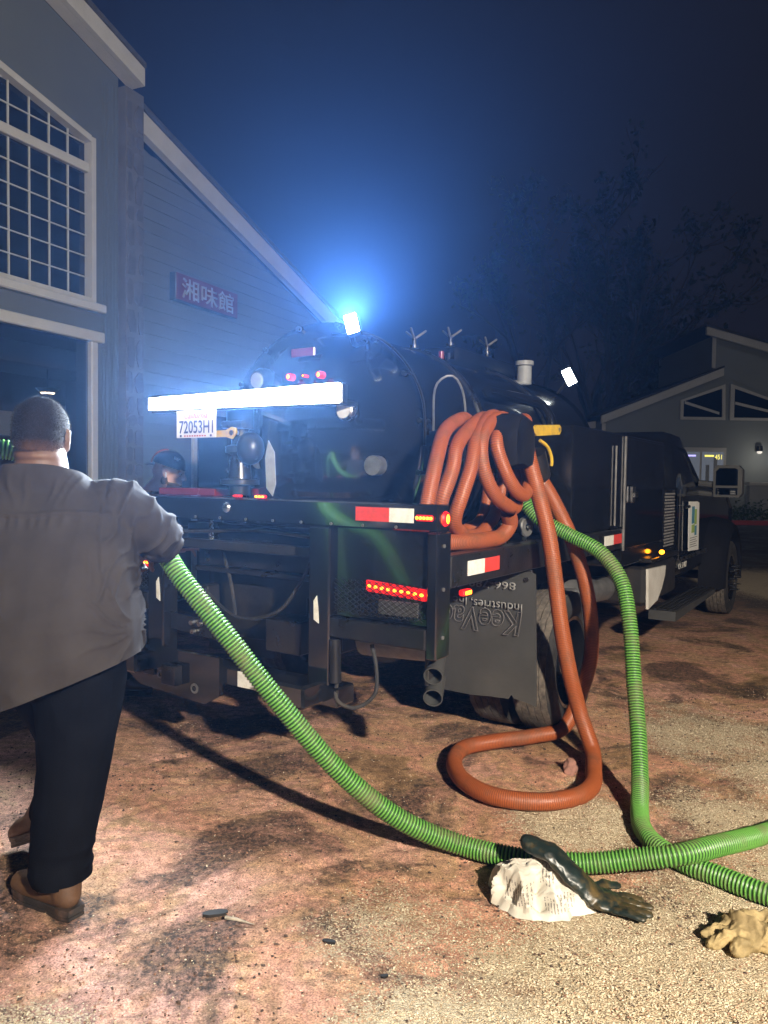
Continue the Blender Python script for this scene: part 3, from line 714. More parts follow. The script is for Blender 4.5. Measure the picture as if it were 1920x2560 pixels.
text('flap_logo', 'KeeVac', 'inkdim', flap, (0.981, 0.035, 0.775), Fx, Fy, 0.13, 0.47, 0, shear=0.15, outline=0.012, offset=0.02)
Geo().cyl((0.978, 0.015, 0.945), (1.02, 0.015, 0.945), 0.012, seg=8).build('bolt', 'chrome', flap)
B('flap_bracket', (1.014, 0.0, 0.93), (1.05, 0.56, 0.992), 'frame', 0.004)
fl2 = Geo().prism([(1.73, 0.985), (2.31, 0.985), (2.31, 0.29), (1.73, 0.29)], lambda a, c, w: (w, a, c), 1.0, 1.012).build('mud_flap', 'flap', TR, None)

# wheels
def wheel(s, tc, wd, out, rim_r=0.265, R0=0.41, front=False):
    e = thing('wheel', (s, tc, R0), 0, parent=TR)
    h = wd / 2; prof = [(rim_r, -h * 0.86), (rim_r + 0.03, -h), (R0 - 0.075, -h * 1.06), (R0 - 0.03, -h * 0.98), (R0 - 0.006, -h * 0.84)]
    Geo().lathe(prof, (0, 0, 0), (0, 1, 0), 56).lathe([(r, -x) for r, x in prof], (0, 0, 0), (0, 1, 0), 56).build('tyre_sidewall', 'rubber', e)
    tr = [(R0 - 0.006, -h * 0.84)]
    for k in range(5):
        a = -h * 0.84 + 2 * h * 0.84 * (k + 0.06) / 5; c = -h * 0.84 + 2 * h * 0.84 * (k + 0.94) / 5
        bul = lambda x: R0 - 0.008 * (x / h) ** 2
        tr += [(R0 - 0.014, a - 0.001), (bul(a), a), (bul((a + c) / 2), (a + c) / 2), (bul(c), c), (R0 - 0.014, c + 0.001)]
    tr.append((R0 - 0.006, h * 0.84))
    g = Geo().lathe(tr, (0, 0, 0), (0, 1, 0), 72)
    # tread sipes: jitter the rib edges
    g.v = [(x * (1 + 0.004 * (((i * 7919) % 13) / 13 - 0.5)), y + 0.0025 * math.sin(i * 2.1), z * (1 + 0.004 * (((i * 104729) % 11) / 11 - 0.5))) for i, (x, y, z) in enumerate(g.v)]
    g.build('tyre_tread', 'tread', e)
    if front: rp = [(rim_r, h * 0.9), (rim_r - 0.02, h * 0.85), (rim_r - 0.03, h * 0.5), (0.17, h * 0.75), (0.09, h * 1.15), (0.0, h * 1.2)]
    else: rp = [(rim_r, h * 0.9), (rim_r - 0.02, h * 0.86), (rim_r - 0.035, -h * 0.3), (0.16, -h * 0.55), (0.085, -h * 0.4), (0.08, h * 0.5), (0.0, h * 0.55)]
    rim = Geo().lathe([(r, out * x) for r, x in rp], (0, 0, 0), (0, 1, 0), 40).build('rim', 'paint', e)
    for k in range(10):
        an = k * math.pi / 5; y = out * (h * 0.8 if front else -h * 0.45)
        p = Vector((0.125 * math.cos(an), y, 0.125 * math.sin(an)))
        L = 0.05 if front else 0.03
        Geo().cyl(p, p + Vector((0, out * L, 0)), 0.012, 0.004 if front else 0.011, 8).build('lug_nut', 'frame' if front else 'dullsteel', rim)
wheel(1.57, 0.070, 0.235, -1); wheel(1.57, 0.350, 0.235, 1)
wheel(1.57, W - 0.070, 0.235, 1); wheel(1.57, W - 0.350, 0.235, -1)
wheel(6.6, -0.02, 0.235, -1, front=True); wheel(6.6, W + 0.02, 0.235, 1, front=True)
# spiked nut covers on the near front hub
for k in range(10):
    an = k * math.pi / 5; p = Vector((6.6 + 0.135 * math.cos(an), -0.135, 0.41 + 0.135 * math.sin(an))); Geo().cyl(p, p + Vector((0, -0.085, 0)), 0.017, 0.002, 10).build('nut_spike', 'paint', TR)

# tank
TC, ZC, RT, S0, S1 = 1.09, 1.62, 0.645, 0.60, 3.42
prof = [(0.0, -0.17), (0.18, -0.158), (0.34, -0.125), (0.48, -0.08), (0.58, -0.035), (RT - 0.012, 0.0)]
tank = Geo().lathe([(RT, 0.0), (RT, 0.6), (RT, 1.4), (RT, S1 - S0)], (S0, TC, ZC), (1, 0, 0), 72).build('tank_shell', 'paint', TR)
Geo().lathe(prof + [(RT + 0.03, 0.0), (RT + 0.03, 0.05), (RT, 0.05)], (S0, TC, ZC), (1, 0, 0), 72).build('tank_door', 'paint', TR)
Geo().lathe([(RT + 0.012, S1 - S0 - 0.03), (RT + 0.012, S1 - S0), (RT - 0.02, S1 - S0 + 0.02), (0.4, S1 - S0 + 0.12), (0.0, S1 - S0 + 0.16)], (S0, TC, ZC), (1, 0, 0), 72).build('tank_front_head', 'paint', TR)
for s in (1.35, 2.4): Geo().lathe([(RT + 0.012, 0.0), (RT + 0.012, 0.05), (RT, 0.06), (RT, -0.01)], (s, TC, ZC), (1, 0, 0), 72, True).build('tank_band', 'steel', TR)
for k in range(16):
    an = k * 2 * math.pi / 16 + 0.2
    p = Vector((S0 - 0.02, TC + (RT + 0.02) * math.cos(an), ZC + (RT + 0.02) * math.sin(an)))
    Geo().cyl(p, p + Vector((0.10, 0, 0)), 0.014, seg=8).build('door_clamp', 'chrome' if k % 3 == 0 else 'steel', TR)
for s in (0.9, 2.0, 3.1):
    B('tank_saddle', (s, 0.62, 1.126), (s + 0.08, 1.50, 1.20), 'steel', 0.005)
# light bar across the rear
bar = B('light_bar', (0.032, 0.515, 1.785), (0.085, 1.765, 1.878), 'steel', 0.006)
Geo().prism([(0.522, 1.788), (1.758, 1.800), (1.758, 1.862), (0.522, 1.876)], lambda a, c, w: (w, a, c), 0.012, 0.0315).build('light_bar_lens', 'barlit', bar, None)  # taller at the near end: lamp bloom put into the lens shape
for t in (0.75, 1.45): B('light_bar_arm', (0.086, t, 1.815), (0.50, t + 0.04, 1.845), 'steel', 0.004)
bl = bpy.data.lights.new('light_bar_lamp', 'AREA'); bl.shape = 'RECTANGLE'; bl.size = 1.22; bl.size_y = 0.05; bl.energy = 330; bl.color = (0.74, 0.87, 1.0); bl.spread = R(160)
blo = bpy.data.objects.new('light_bar_lamp', bl); col.objects.link(blo); blo.parent = TR; blo.location = (0.008, 1.14, 1.831)
_z = -Vector((-1, 0, 0.10)).normalized(); _x = Vector((0, -1, 0)); _y = _z.cross(_x)
blo.rotation_euler = Matrix((_x, _y, _z)).transposed().to_euler()
g = Geo()
for t in np.arange(0.2, 2.2, 0.17): g.cyl((-0.006, t, 1.252), (0.001, t, 1.252), 0.007, seg=6)
tag(g.build('rail_rivets', 'dullsteel', TR), kind='stuff')
for pts_ in ([(0.11, 0.10, 1.20), (0.12, 0.6, 1.17), (0.12, 1.1, 1.19), (0.12, 1.7, 1.16), (0.12, 2.2, 1.20)], [(0.13, 0.70, 1.16), (0.13, 0.82, 0.95), (0.12, 0.95, 0.80), (0.14, 1.25, 0.74), (0.16, 1.5, 0.86)], [(0.30, 1.5, 1.25), (0.24, 1.45, 1.10), (0.22, 1.36, 0.90), (0.20, 1.30, 0.70)]):
    Geo().tube(smooth_path(pts_, 0.03).tolist(), 0.010, 6).build('wiring_loom', 'rubber', TR)
gd_ = Geo().lathe([(0.0, -0.02), (0.045, -0.02), (0.052, -0.012), (0.052, 0.02)], (0.46, 0.80, 1.80), (1, 0, 0), 24).build('vacuum_gauge', 'chrome', TR)
Geo().lathe([(0.0, -0.0225), (0.042, -0.0225)], (0.46, 0.80, 1.80), (1, 0, 0), 24).build('gauge_dial', 'whitepanel', gd_)
Geo().cyl((0.44, 0.62, 1.52), (0.50, 0.62, 1.52), 0.05).build('sight_glass', 'dullsteel', TR)
Geo().cyl((0.47, 1.40, 1.55), (0.52, 1.40, 1.55), 0.05).build('sight_glass', 'dullsteel', TR)
Geo().tube(smooth_path([(0.55, 1.52, 1.30), (0.45, 1.50, 1.50), (0.44, 1.46, 1.75), (0.52, 1.44, 1.95)], 0.03).tolist(), 0.016, 8).build('vent_pipe', 'steel', TR)
for z in (0.80, 1.0, 1.18):
    Geo().cyl((0.05, -0.006, z), (0.05, 0.001, z), 0.009, seg=6).build('bolt', 'dullsteel', TR)
# licence plate under it
pt = B('licence_plate', (0.034, 1.287, 1.650), (0.037, 1.568, 1.790), 'plate', 0.0)
text('plate_number', '72053H1', 'navy', pt, (0.0335, 1.548, 1.672), (0, -1, 0), (0, 0, 1), 0.066, 0.242, 0.0008, offset=0.012)
text('plate_state', 'California', 'script', pt, (0.0335, 1.510, 1.748), (0, -1, 0), (0, 0, 1), 0.030, 0.165, 0.0008, shear=0.35)
for k in range(9):
    B('plate_mark', (0.0328, 1.50 - k * 0.018, 1.656), (0.0335, 1.512 - k * 0.018, 1.663), 'script', 0.0, pt)
for t in (1.535, 1.32): Geo().cyl((0.030, t, 1.66), (0.034, t, 1.66), 0.006, seg=8).build('plate_screw', 'navy', pt)
B('plate_arm', (0.038, 1.40, 1.76), (0.05, 1.44, 1.80), 'steel', 0.002)
# lamps and reflectors on the tank door
for t, r in ((1.14, 0.020), (1.04, 0.009), (0.94, 0.020)):
    o = Geo().lathe([(0.0, -0.012), (r * 0.8, -0.010), (r, 0.0), (r, 0.03)], (0.42, t, 1.985), (1, 0, 0), 16).build('door_lamp', 'redlens', TR)
    Geo().ball((0.409, t, 1.985), (0.004, r * 0.45, r * 0.6), nu=8, nv=6).build('led', 'redled', o)
B('mesh_reflector', (0.49, 1.03, 2.10), (0.505, 1.19, 2.145), 'reddim', 0.004)
# rear valve and its yellow lever
g = Geo().lathe([(0.0, 0.0), (0.055, 0.0), (0.058, 0.05), (0.10, 0.055), (0.10, 0.08), (0.062, 0.085), (0.05, 0.20), (0.075, 0.22), (0.075, 0.25), (0.045, 0.26), (0.045, 0.42), (0.0, 0.42)], (0.20, 1.28, 1.36), (0, 0, 1), 24)
g.build('discharge_valve', 'steel', TR)
Geo().ball((0.19, 1.20, 1.60), (0.07, 0.075, 0.085)).build('sight_dome', 'steel', TR)
Geo().cyl((0.14, 1.34, 1.72), (0.14, 1.20, 1.72), 0.02).cyl((0.20, 1.28, 1.70), (0.20, 1.28, 1.80), 0.07).build('valve_bonnet', 'steel', TR)
Geo().prism([(1.22, 1.675), (1.25, 1.645), (1.29, 1.655), (1.56, 1.655), (1.57, 1.668), (1.56, 1.682), (1.29, 1.690), (1.25, 1.705), (1.225, 1.70)], lambda a, c, w: (w, a, c), 0.105, 0.118).build('valve_lever', 'yellow', TR, None)
Geo().cyl((0.098, 1.245, 1.676), (0.14, 1.245, 1.676), 0.013, seg=10).build('lever_pivot', 'chrome', TR)
Geo().prism([(1.06, 1.36), (1.10, 1.40), (1.11, 1.55), (1.09, 1.64), (1.05, 1.58), (1.04, 1.42)], lambda a, c, w: (w, a, c), 0.20, 0.206).build('splash_guard', 'grey', TR, None)
B('drip_tray', (0.16, 1.42, 1.352), (0.52, 1.85, 1.39), 'reddim', 0.004)
Geo().lathe([(0.0, -0.04), (0.05, -0.035), (0.065, 0.0), (0.06, 0.05)], (0.47, 1.38, 1.99), (1, 0, 0.1), 24).build('reversing_lamp', 'steel', TR)
Geo().lathe([(0.0, -0.048), (0.040, -0.043), (0.050, -0.02)], (0.47, 1.38, 1.985), (1, 0, 0.1), 24).build('lamp_glass', 'grey', TR)
# work lamps on stalks
def work_lamp(p, d, w, h, roll=0.0, stalk=None):
    p = v3(p); q = v3(d).to_track_quat('-Z', 'Y').to_matrix() @ Matrix.Rotation(roll, 3, 'Z')
    def bx(a, c, mat, name, par):
        g = Geo().box(a, c, 0.008); g.v = [tuple(p + q @ Vector(x)) for x in g.v]; return g.build(name, mat, par, None)
    o = bx((-w, -h, 0.0), (w, h, 0.05), 'steel', 'work_lamp', TR)
    bx((-w * 0.9, -h * 0.9, -0.006), (w * 0.9, h * 0.9, -0.0005), 'worklit', 'lamp_lens', o)
    if stalk: Geo().tube(smooth_path([v3(x) for x in stalk], 0.03).tolist(), 0.013, 8).build('lamp_stalk', 'steel', TR)
def loc(v): return Vector((math.sin(R(32.8)) * v[0] + math.cos(R(32.8)) * v[1], -math.cos(R(32.8)) * v[0] + math.sin(R(32.8)) * v[1], v[2]))
work_lamp((0.30, 0.655, 2.195), loc((-0.25, -1.0, 0.10)), 0.034, 0.052, R(-16), [(0.34, 0.68, 2.15), (0.42, 0.72, 2.12), (0.62, 0.78, 2.18)])
work_lamp((3.20, 0.60, 2.285), loc((-0.15, -1.0, -0.45)), 0.040, 0.075, R(-28), [(3.22, 0.63, 2.24), (3.25, 0.68, 2.20), (3.25, 0.72, 2.15)])
sl = bpy.data.lights.new('work_lamp_beam', 'SPOT'); sl.energy = 2500; sl.color = (0.36, 0.60, 1.0); sl.spot_size = R(100); sl.spot_blend = 1.0; sl.shadow_soft_size = 0.03
slo = bpy.data.objects.new('work_lamp_beam', sl); col.objects.link(slo); slo.parent = TR; slo.location = (0.275, 0.64, 2.20)
slo.rotation_euler = loc((0.0, -0.90, 0.42)).to_track_quat('-Z', 'Y').to_euler()
Geo().tube(smooth_path([(0.42, 0.86, 2.18), (0.50, 0.66, 2.17), (0.56, 0.52, 2.05), (0.58, 0.42, 1.86), (0.58, 0.40, 1.6)], 0.03).tolist(), 0.008, 6).build('lamp_cable', 'steel', TR)
Geo().tube(smooth_path([(0.66, 0.40, 1.70), (0.62, 0.36, 1.93), (0.66, 0.30, 1.97), (0.72, 0.27, 1.90), (0.76, 0.27, 1.55), (0.74, 0.28, 1.2)], 0.03).tolist(), 0.006, 6).build('lamp_cable', 'dullsteel', TR)
# valves along the tank top
for s, z in ((1.62, 2.38), (2.12, 2.47), (2.72, 2.50)):
    v = Geo().cyl((s, TC, 2.24), (s, TC, z), 0.014).cyl((s, TC, 2.24), (s, TC, 2.30), 0.05).cyl((s, TC, z - 0.07), (s, TC, z - 0.05), 0.03).build('hatch_screw', 'steel', TR)
    g = Geo()
    for k in range(3):
        an = R(-58 + k * 120 + 12); g.capsule((s, TC, z - 0.01), (s + 0.075 * math.cos(an), TC + 0.075 * math.sin(an), z + 0.045), 0.009, 0.008, 8)
    g.build('wing_handle', 'dullsteel', v)
B('hatch_rim', (1.9, 0.92, 2.25), (2.9, 1.2, 2.36), 'paint', 0.02)
Geo().cyl((1.86, 1.02, 2.24), (1.86, 1.02, 2.32), 0.02).build('relief_valve', 'reddim', TR)
Geo().cyl((3.25, 1.0, 2.25), (3.25, 1.0, 2.40), 0.06).cyl((3.25, 1.0, 2.405), (3.25, 1.0, 2.44), 0.075).build('vent_cap', 'grey', TR)
Geo().tube(smooth_path([(1.45, 0.48, 1.98), (2.05, 0.47, 1.985), (2.2, 0.44, 1.97), (2.28, 0.40, 1.88), (2.3, 0.38, 1.7), (2.3, 0.36, 1.4)], 0.04).tolist(), 0.035, 12).build('vacuum_pipe', 'paint', TR)
# hose saddle on the tank flank
hd = Geo(); rg = []
for t, k in ((-0.075, 0.80), (-0.085, 0.90), (-0.06, 1.0), (-0.02, 1.03), (0.06, 1.03), (0.12, 1.0), (0.15, 0.9)):
    c0, cz = 0.72, 1.60
    out_ = [(-0.19, -0.12), (-0.20, -0.02), (-0.19, 0.10), (-0.12, 0.185), (0.0, 0.21), (0.12, 0.185), (0.19, 0.10), (0.20, -0.02), (0.19, -0.12), (0.08, -0.135), (-0.08, -0.115)]
    rg.append([(c0 + a * k * (0.52 if b_ < -0.1 else 0.62), t + 0.01, cz + 0.015 + b_ * k * 0.76) for a, b_ in out_])
hd.loft(rg).build('hose_hood', 'hood', TR, 60)
# side valve, actuator and yellow handle
Geo().lathe([(0.0, 0.0), (0.050, 0.0), (0.052, 0.10), (0.075, 0.105), (0.075, 0.13), (0.05, 0.14), (0.05, 0.42), (0.0, 0.42)], (0.90, 0.02, 1.69), (0, 1, 0), 24).build('side_valve', 'grey', TR)
Geo().prism([(0.90, 1.695), (0.93, 1.680), (1.25, 1.705), (1.275, 1.725), (1.272, 1.745), (1.25, 1.757), (0.93, 1.735), (0.90, 1.72)], lambda a, c, w: (a, w, c), -0.045, -0.03).build('valve_lever', 'yellow', TR, None)
Geo().cyl((1.245, -0.048, 1.732), (1.245, -0.02, 1.732), 0.012, seg=10).build('lever_pivot', 'chrome', TR)
g = Geo().cyl((0.99, -0.01, 1.60), (1.05, -0.01, 1.50), 0.055, 0.06).ball((1.055, -0.01, 1.49), (0.06, 0.06, 0.05))
g.build('valve_actuator', 'steel', TR)
Geo().tube(smooth_path([(0.97, -0.045, 1.66), (1.04, -0.06, 1.63), (1.10, -0.06, 1.57), (1.11, -0.055, 1.52)], 0.02).tolist(), 0.009, 6).build('actuator_lever', 'yellow', TR)
B('actuator_tag', (1.0, -0.03, 1.42), (1.09, -0.022, 1.475), 'whitepanel', 0.003)
# castors and pipe stub stowed on the deck
for s, t in ((0.98, 0.14), (1.25, 0.14), (0.50, 0.20)):
    c = Geo().lathe([(0.02, -0.018), (0.05, -0.018), (0.056, -0.010), (0.056, 0.010), (0.05, 0.018), (0.02, 0.018)], (s, t, 1.200), (0.25, 1, 0), 20).build('roller', 'dullsteel', TR)
    Geo().cyl((s - 0.01, t - 0.03, 1.2), (s + 0.01, t + 0.03, 1.2), 0.012).box((s - 0.012, t - 0.012, 1.126), (s + 0.012, t + 0.012, 1.18)).build('roller_axle', 'chrome', c)
# side toolbox
B('toolbox', (1.62, 0.005, 1.137), (3.84, 0.40, 1.786), 'paint', 0.008)
B('toolbox', (1.62, W - 0.42, 1.137), (3.84, W - 0.005, 1.786), 'paint', 0.008)
d = B('toolbox_door', (2.70, -0.008, 0.985), (3.80, 0.0045, 1.765), 'paint', 0.005)
B('door_seam', (2.664, -0.010, 0.975), (2.694, 0.004, 1.775), 'dullsteel', 0.004)
B('door_hinge', (2.44, -0.012, 1.16), (2.455, 0.0, 1.70), 'dullsteel', 0.003)
B('door_latch', (2.78, -0.03, 1.31), (2.87, -0.0085, 1.43), 'chrome', 0.006, d)
B('latch_handle', (2.80, -0.045, 1.35), (2.88, -0.0305, 1.385), 'chrome', 0.004, d)
B('toolbox_base', (2.66, 0.0, 0.86), (3.86, 0.40, 0.983), 'paint', 0.008)
B('step_plate', (3.30, -0.05, 0.84), (4.26, 0.10, 0.872), 'steel', 0.005)
am = Geo().ball((3.60, -0.055, 0.905), (0.035, 0.02, 0.018), nu=12, nv=8).build('amber_marker', 'amber', TR)
pf = B('grip_strut', (3.87, 0.0, 0.90), (4.27, 0.02, 1.40), 'paint', 0.005)
g = Geo()
for a in range(8):
    for c in range(18):
        g.lathe([(0.0, -0.007), (0.007, -0.006), (0.011, 0.0)], (3.90 + a * 0.046 + (c % 2) * 0.02, -0.0005, 0.93 + c * 0.0255), (0, 1, 0), 6)
tag(g.build('grip_dimples', 'dullsteel', pf, 60), kind='stuff')
# under the body
Geo().cyl((2.72, 0.36, 0.64), (3.75, 0.36, 0.58), 0.10, seg=20).cyl((3.75, 0.36, 0.58), (3.9, 0.36, 0.57), 0.10, 0.05).cyl((2.0, 0.42, 0.70), (2.72, 0.36, 0.64), 0.04).build('muffler', 'dullsteel', TR)
Geo().prism([(3.42, 0.78), (4.0, 0.76), (3.98, 0.68), (3.88, 0.58), (3.74, 0.50), (3.45, 0.46)], lambda a, c, w: (a, w, c), 0.0, 0.02).build('tank_skirt', 'whitepanel', TR, None)
B('fuel_tank', (3.42, 0.025, 0.48), (4.5, 0.55, 0.80), 'frame', 0.03)
Geo().prism([(3.95, 0.30), (5.75, 0.33), (5.80, 0.37), (3.95, 0.38)], lambda a, c, w: (a, w, c), -0.10, 0.12).build('running_board', 'flap', TR, None)
for k in range(5): B('board_rib', (4.0, -0.095 + k * 0.042, 0.3805), (5.7, -0.075 + k * 0.042, 0.390), 'frame', 0.002)
# cab
arch = [(6.6 + 0.53 * math.cos(a), 0.43 + 0.53 * math.sin(a)) for a in np.linspace(0.35, math.pi - 0.35, 15)]
cabp = [(4.62, 0.58), (4.62, 1.42), (6.10, 1.43), (6.40, 1.41), (7.45, 1.30), (7.72, 1.16), (7.75, 0.62)] + arch
n = len(cabp); g = Geo()
rings = [[(4.62 + (s - 4.62) * f, t, 0.95 + (z - 0.95) * f2) for s, z in cabp] for t, f, f2 in ((0.075, 0.99, 0.985), (0.055, 1.0, 0.99), (0.10, 1.0, 1.0), (W - 0.10, 1.0, 1.0), (W - 0.055, 1.0, 0.99), (W - 0.075, 0.99, 0.985))]
g.loft(rings).build('cab_body', 'paint', TR, 30)
def gh(t, inset): return [(4.63 + 0.05 * inset, t, 1.40), (4.66, t, 1.62), (4.74, t, 1.84), (4.86, t, 1.93), (5.02, t, 1.955), (5.42, t, 1.94), (5.55, t, 1.90), (5.90, t, 1.66), (6.20, t, 1.41)]
g = Geo(); gr = []
for t, sq in ((0.085, 0.0), (0.11, 0.30), (0.22, 0.96), (0.30, 1.0), (W - 0.30, 1.0), (W - 0.22, 0.96), (W - 0.11, 0.30), (W - 0.085, 0.0)):
    gr.append([(s, t, 1.40 + (z - 1.40) * (sq if sq > 0 else 0.02)) for s, t_, z in gh(t, 0)])
g.loft(gr).build('cab_roof', 'paint', TR, 40)
sg = [(4.78, 1.45), (5.95, 1.45), (5.52, 1.80), (4.92, 1.82)]
def onside(s, z, w): f = (z - 1.40) / 0.53; return (s, 0.105 + 0.115 * min(1, max(0, (f - 0.26) / 0.7)) - w, z)
Geo().prism(sg, onside, 0.0, 0.006).build('side_window', 'glass', TR, None)
B('door_seam', (4.74, 0.052, 0.66), (4.752, 0.062, 1.40), 'frame', 0.0)
B('door_handle', (4.86, 0.02, 1.22), (5.05, 0.048, 1.25), 'paint', 0.008)
B('rocker_trim', (4.64, 0.030, 0.735), (6.0, 0.052, 0.765), 'chrome', 0.004)
text('cab_number', 'CA 51487', 'tapew', TR, (4.72, 0.050, 0.655), (1, 0, 0), (0, 0, 1), 0.055, 0.36, 0.002, offset=0.01)
ps = Geo().prism([(5.12, 0.80), (5.62, 0.78), (5.60, 1.26), (5.50, 1.275), (5.09, 1.28)], lambda a, c, w: (a, w, c), 0.046, 0.050).build('door_poster', 'poster', TR, None)
for a, c, m in (((5.24, 1.06), (5.36, 1.23), 'posterb'), ((5.37, 1.05), (5.47, 1.20), 'posterg'), ((5.24, 0.97), (5.38, 1.05), 'posterg'), ((5.39, 0.94), (5.48, 1.035), 'posterb')):
    B('poster_block', (a[0], 0.0430, a[1]), (c[0], 0.0455, c[1]), m, 0.0, ps)
for k in range(5): B('poster_line', (5.18, 0.0430, 0.83 + k * 0.022), (5.52 - 0.05 * (k % 2), 0.0455, 0.836 + k * 0.022), 'inkdim', 0.0, ps)
# front fender flare
g = Geo(); rg = []
for a in np.linspace(-0.15, math.pi + 0.15, 22):
    ring = []
    for rr_, t in ((0.50, 0.10), (0.50, -0.13), (0.52, -0.155), (0.58, -0.15), (0.64, -0.08), (0.68, 0.10)):
        ring.append((6.6 + rr_ * math.cos(a), t, 0.43 + rr_ * math.sin(a) * (0.98)))
    rg.append(ring)
g.loft(rg).build('fender_flare', 'hood', TR, 50)
# towing mirror
Geo().tube([(5.72, 0.09, 1.46), (5.80, -0.10, 1.44)], 0.035, 8).tube([(5.72, 0.09, 1.36), (5.80, -0.10, 1.34)], 0.03, 8).build('mirror_arm', 'flap', TR)
mm = Geo().prism([(0.0, 1.32), (-0.24, 1.32), (-0.27, 1.36), (-0.27, 1.60), (-0.23, 1.645), (-0.03, 1.645), (0.005, 1.60)], lambda a, c, w: (w, a - 0.06, c), 5.72, 5.86).build('mirror_housing', 'flap', TR, None)
Geo().prism([(-0.02, 1.44), (-0.225, 1.44), (-0.225, 1.60), (-0.20, 1.615), (-0.05, 1.615), (-0.02, 1.585)], lambda a, c, w: (w, a - 0.065, c), 5.712, 5.719).build('mirror_glass', 'mirror', mm, None)
Geo().prism([(-0.02, 1.345), (-0.225, 1.345), (-0.225, 1.415), (-0.02, 1.415)], lambda a, c, w: (w, a - 0.065, c), 5.712, 5.719).build('mirror_glass', 'mirror', mm, None)
# far mirror
Geo().prism([(0.0, 1.32), (0.24, 1.32), (0.27, 1.36), (0.27, 1.60), (0.23, 1.645), (0.03, 1.645)], lambda a, c, w: (w, a + W + 0.06, c), 5.72, 5.86).build('mirror_housing', 'flap', TR, None)
for t in (0.35, W - 0.60): B('headlamp', (7.70, t, 0.95), (7.77, t + 0.25, 1.12), 'grey', 0.02)
B('front_bumper', (7.70, 0.10, 0.48), (7.90, W - 0.10, 0.70), 'paint', 0.02)

# coil of orange hose over the saddle (truck coordinates)
th = R(90 - 32.8); ca, sa = math.cos(th), math.sin(th)
def tw(s, t, z): return (0.221 + ca * s - sa * t, 3.12 + sa * s + ca * t, z)
coil = [(0.52, 0.30, 1.20), (0.20, 0.22, 1.22), (0.06, 0.10, 1.30), (0.115, 0.10, 1.44), (0.20, 0.12, 1.57), (0.38, 0.16, 1.70), (0.62, 0.22, 1.79), (0.85, 0.28, 1.815), (1.03, 0.30, 1.72), (1.06, 0.28, 1.50), (0.95, 0.26, 1.25), (0.70, 0.30, 1.18), (0.42, 0.24, 1.18), (0.25, 0.16, 1.24),
        (0.20, 0.09, 1.38), (0.265, 0.08, 1.50), (0.37, 0.09, 1.62), (0.56, 0.12, 1.74), (0.82, 0.16, 1.82), (1.00, 0.19, 1.74), (1.04, 0.18, 1.50), (0.96, 0.18, 1.30), (0.78, 0.18, 1.19), (0.50, 0.14, 1.20), (0.33, 0.10, 1.27), (0.32, 0.06, 1.38), (0.39, 0.05, 1.52), (0.52, 0.07, 1.66), (0.70, 0.10, 1.80), (0.88, 0.13, 1.83), (1.03, 0.15, 1.74), (1.04, 0.12, 1.55), (0.98, 0.08, 1.40), (0.88, 0.04, 1.325), (0.70, 0.01, 1.335), (0.54, 0.01, 1.40), (0.47, 0.03, 1.52), (0.54, 0.05, 1.66), (0.68, 0.07, 1.78), (0.86, 0.08, 1.82), (1.02, 0.08, 1.74),
        (0.98, 0.04, 1.56), (0.92, -0.01, 1.45), (0.80, -0.035, 1.385), (0.68, -0.035, 1.42), (0.61, -0.01, 1.52), (0.64, 0.02, 1.66), (0.74, 0.035, 1.77)]
coil = [(s - (0.05 if z > 1.6 else 0.0), t, z if z < 1.5 else 1.5 + (z - 1.5) * 0.82) for s, t, z in coil]
hc = hose('orange_suction_hose', [tw(*p) for p in coil], 'orange', r=0.0325, pitch=0.009, amp=0.0013, seg=16, per=3)
tag(hc, 'rusty orange ribbed hose coiled in loops over the black saddle on the truck', 'hose')
h4 = hose('orange_suction_hose', [tw(*p) for p in [(0.74, 0.02, 1.30), (0.79, 0.03, 1.24), (0.74, 0.05, 1.185), (0.60, 0.07, 1.170), (0.42, 0.10, 1.17), (0.30, 0.16, 1.17), (0.28, 0.26, 1.17)]], 'orange', r=0.038, pitch=0.009, amp=0.0013, seg=16, per=3)
tag(h4, 'short bent tail of orange hose lying on the truck deck under the coil', 'hose')

# ------------------------------------------------------------------ left building (local x along the front, y into the building)
LB = thing('restaurant_building', (-2.8, 7.5, 0), math.atan2(0.904, 0.427), 'grey gabled restaurant building with gridded window beside the truck', 'building')
SL = 0.30
zt = lambda f: 5.27 + SL * (0.6 - f)
def P2(name, poly, y0, y1, mat, parent=LB, smooth=None): return Geo().prism(poly, lambda a, c, w: (a, w, c), y0, y1).build(name, mat, parent, smooth)
FL = -4.2
WL, WR, WB = -1.92, -0.02, 3.10
wt = lambda f: 4.655 + 0.22 * (WR - f)
# wall in pieces round the openings
P2('wall', [(FL, 0), (-3.4, 0), (-3.4, zt(-3.4)), (FL, zt(FL))], 0.0, 0.25, 'wall')
P2('wall', [(-3.4, 2.84), (0.0 + WR, 2.84), (WR, WB), (-3.4, WB)], 0.0, 0.25, 'wall')
P2('wall', [(-3.4, WB), (WL, WB), (WL, zt(WL)), (-3.4, zt(-3.4))], 0.0, 0.25, 'wall')
P2('wall', [(WL, wt(WL)), (WR, wt(WR)), (WR, zt(WR)), (WL, zt(WL))], 0.0, 0.25, 'wall')
P2('wall', [(WR, 0), (0.284, 0), (0.284, zt(0.284)), (WR, zt(WR))], 0.0, 0.25, 'wall')
for f in (0.07, 0.11, 0.155, 0.20, 0.245): box('wall_batten', (f, -0.008, 0.0), (f + 0.02, -0.0005, 5.25), 'wall', LB, 0.002)
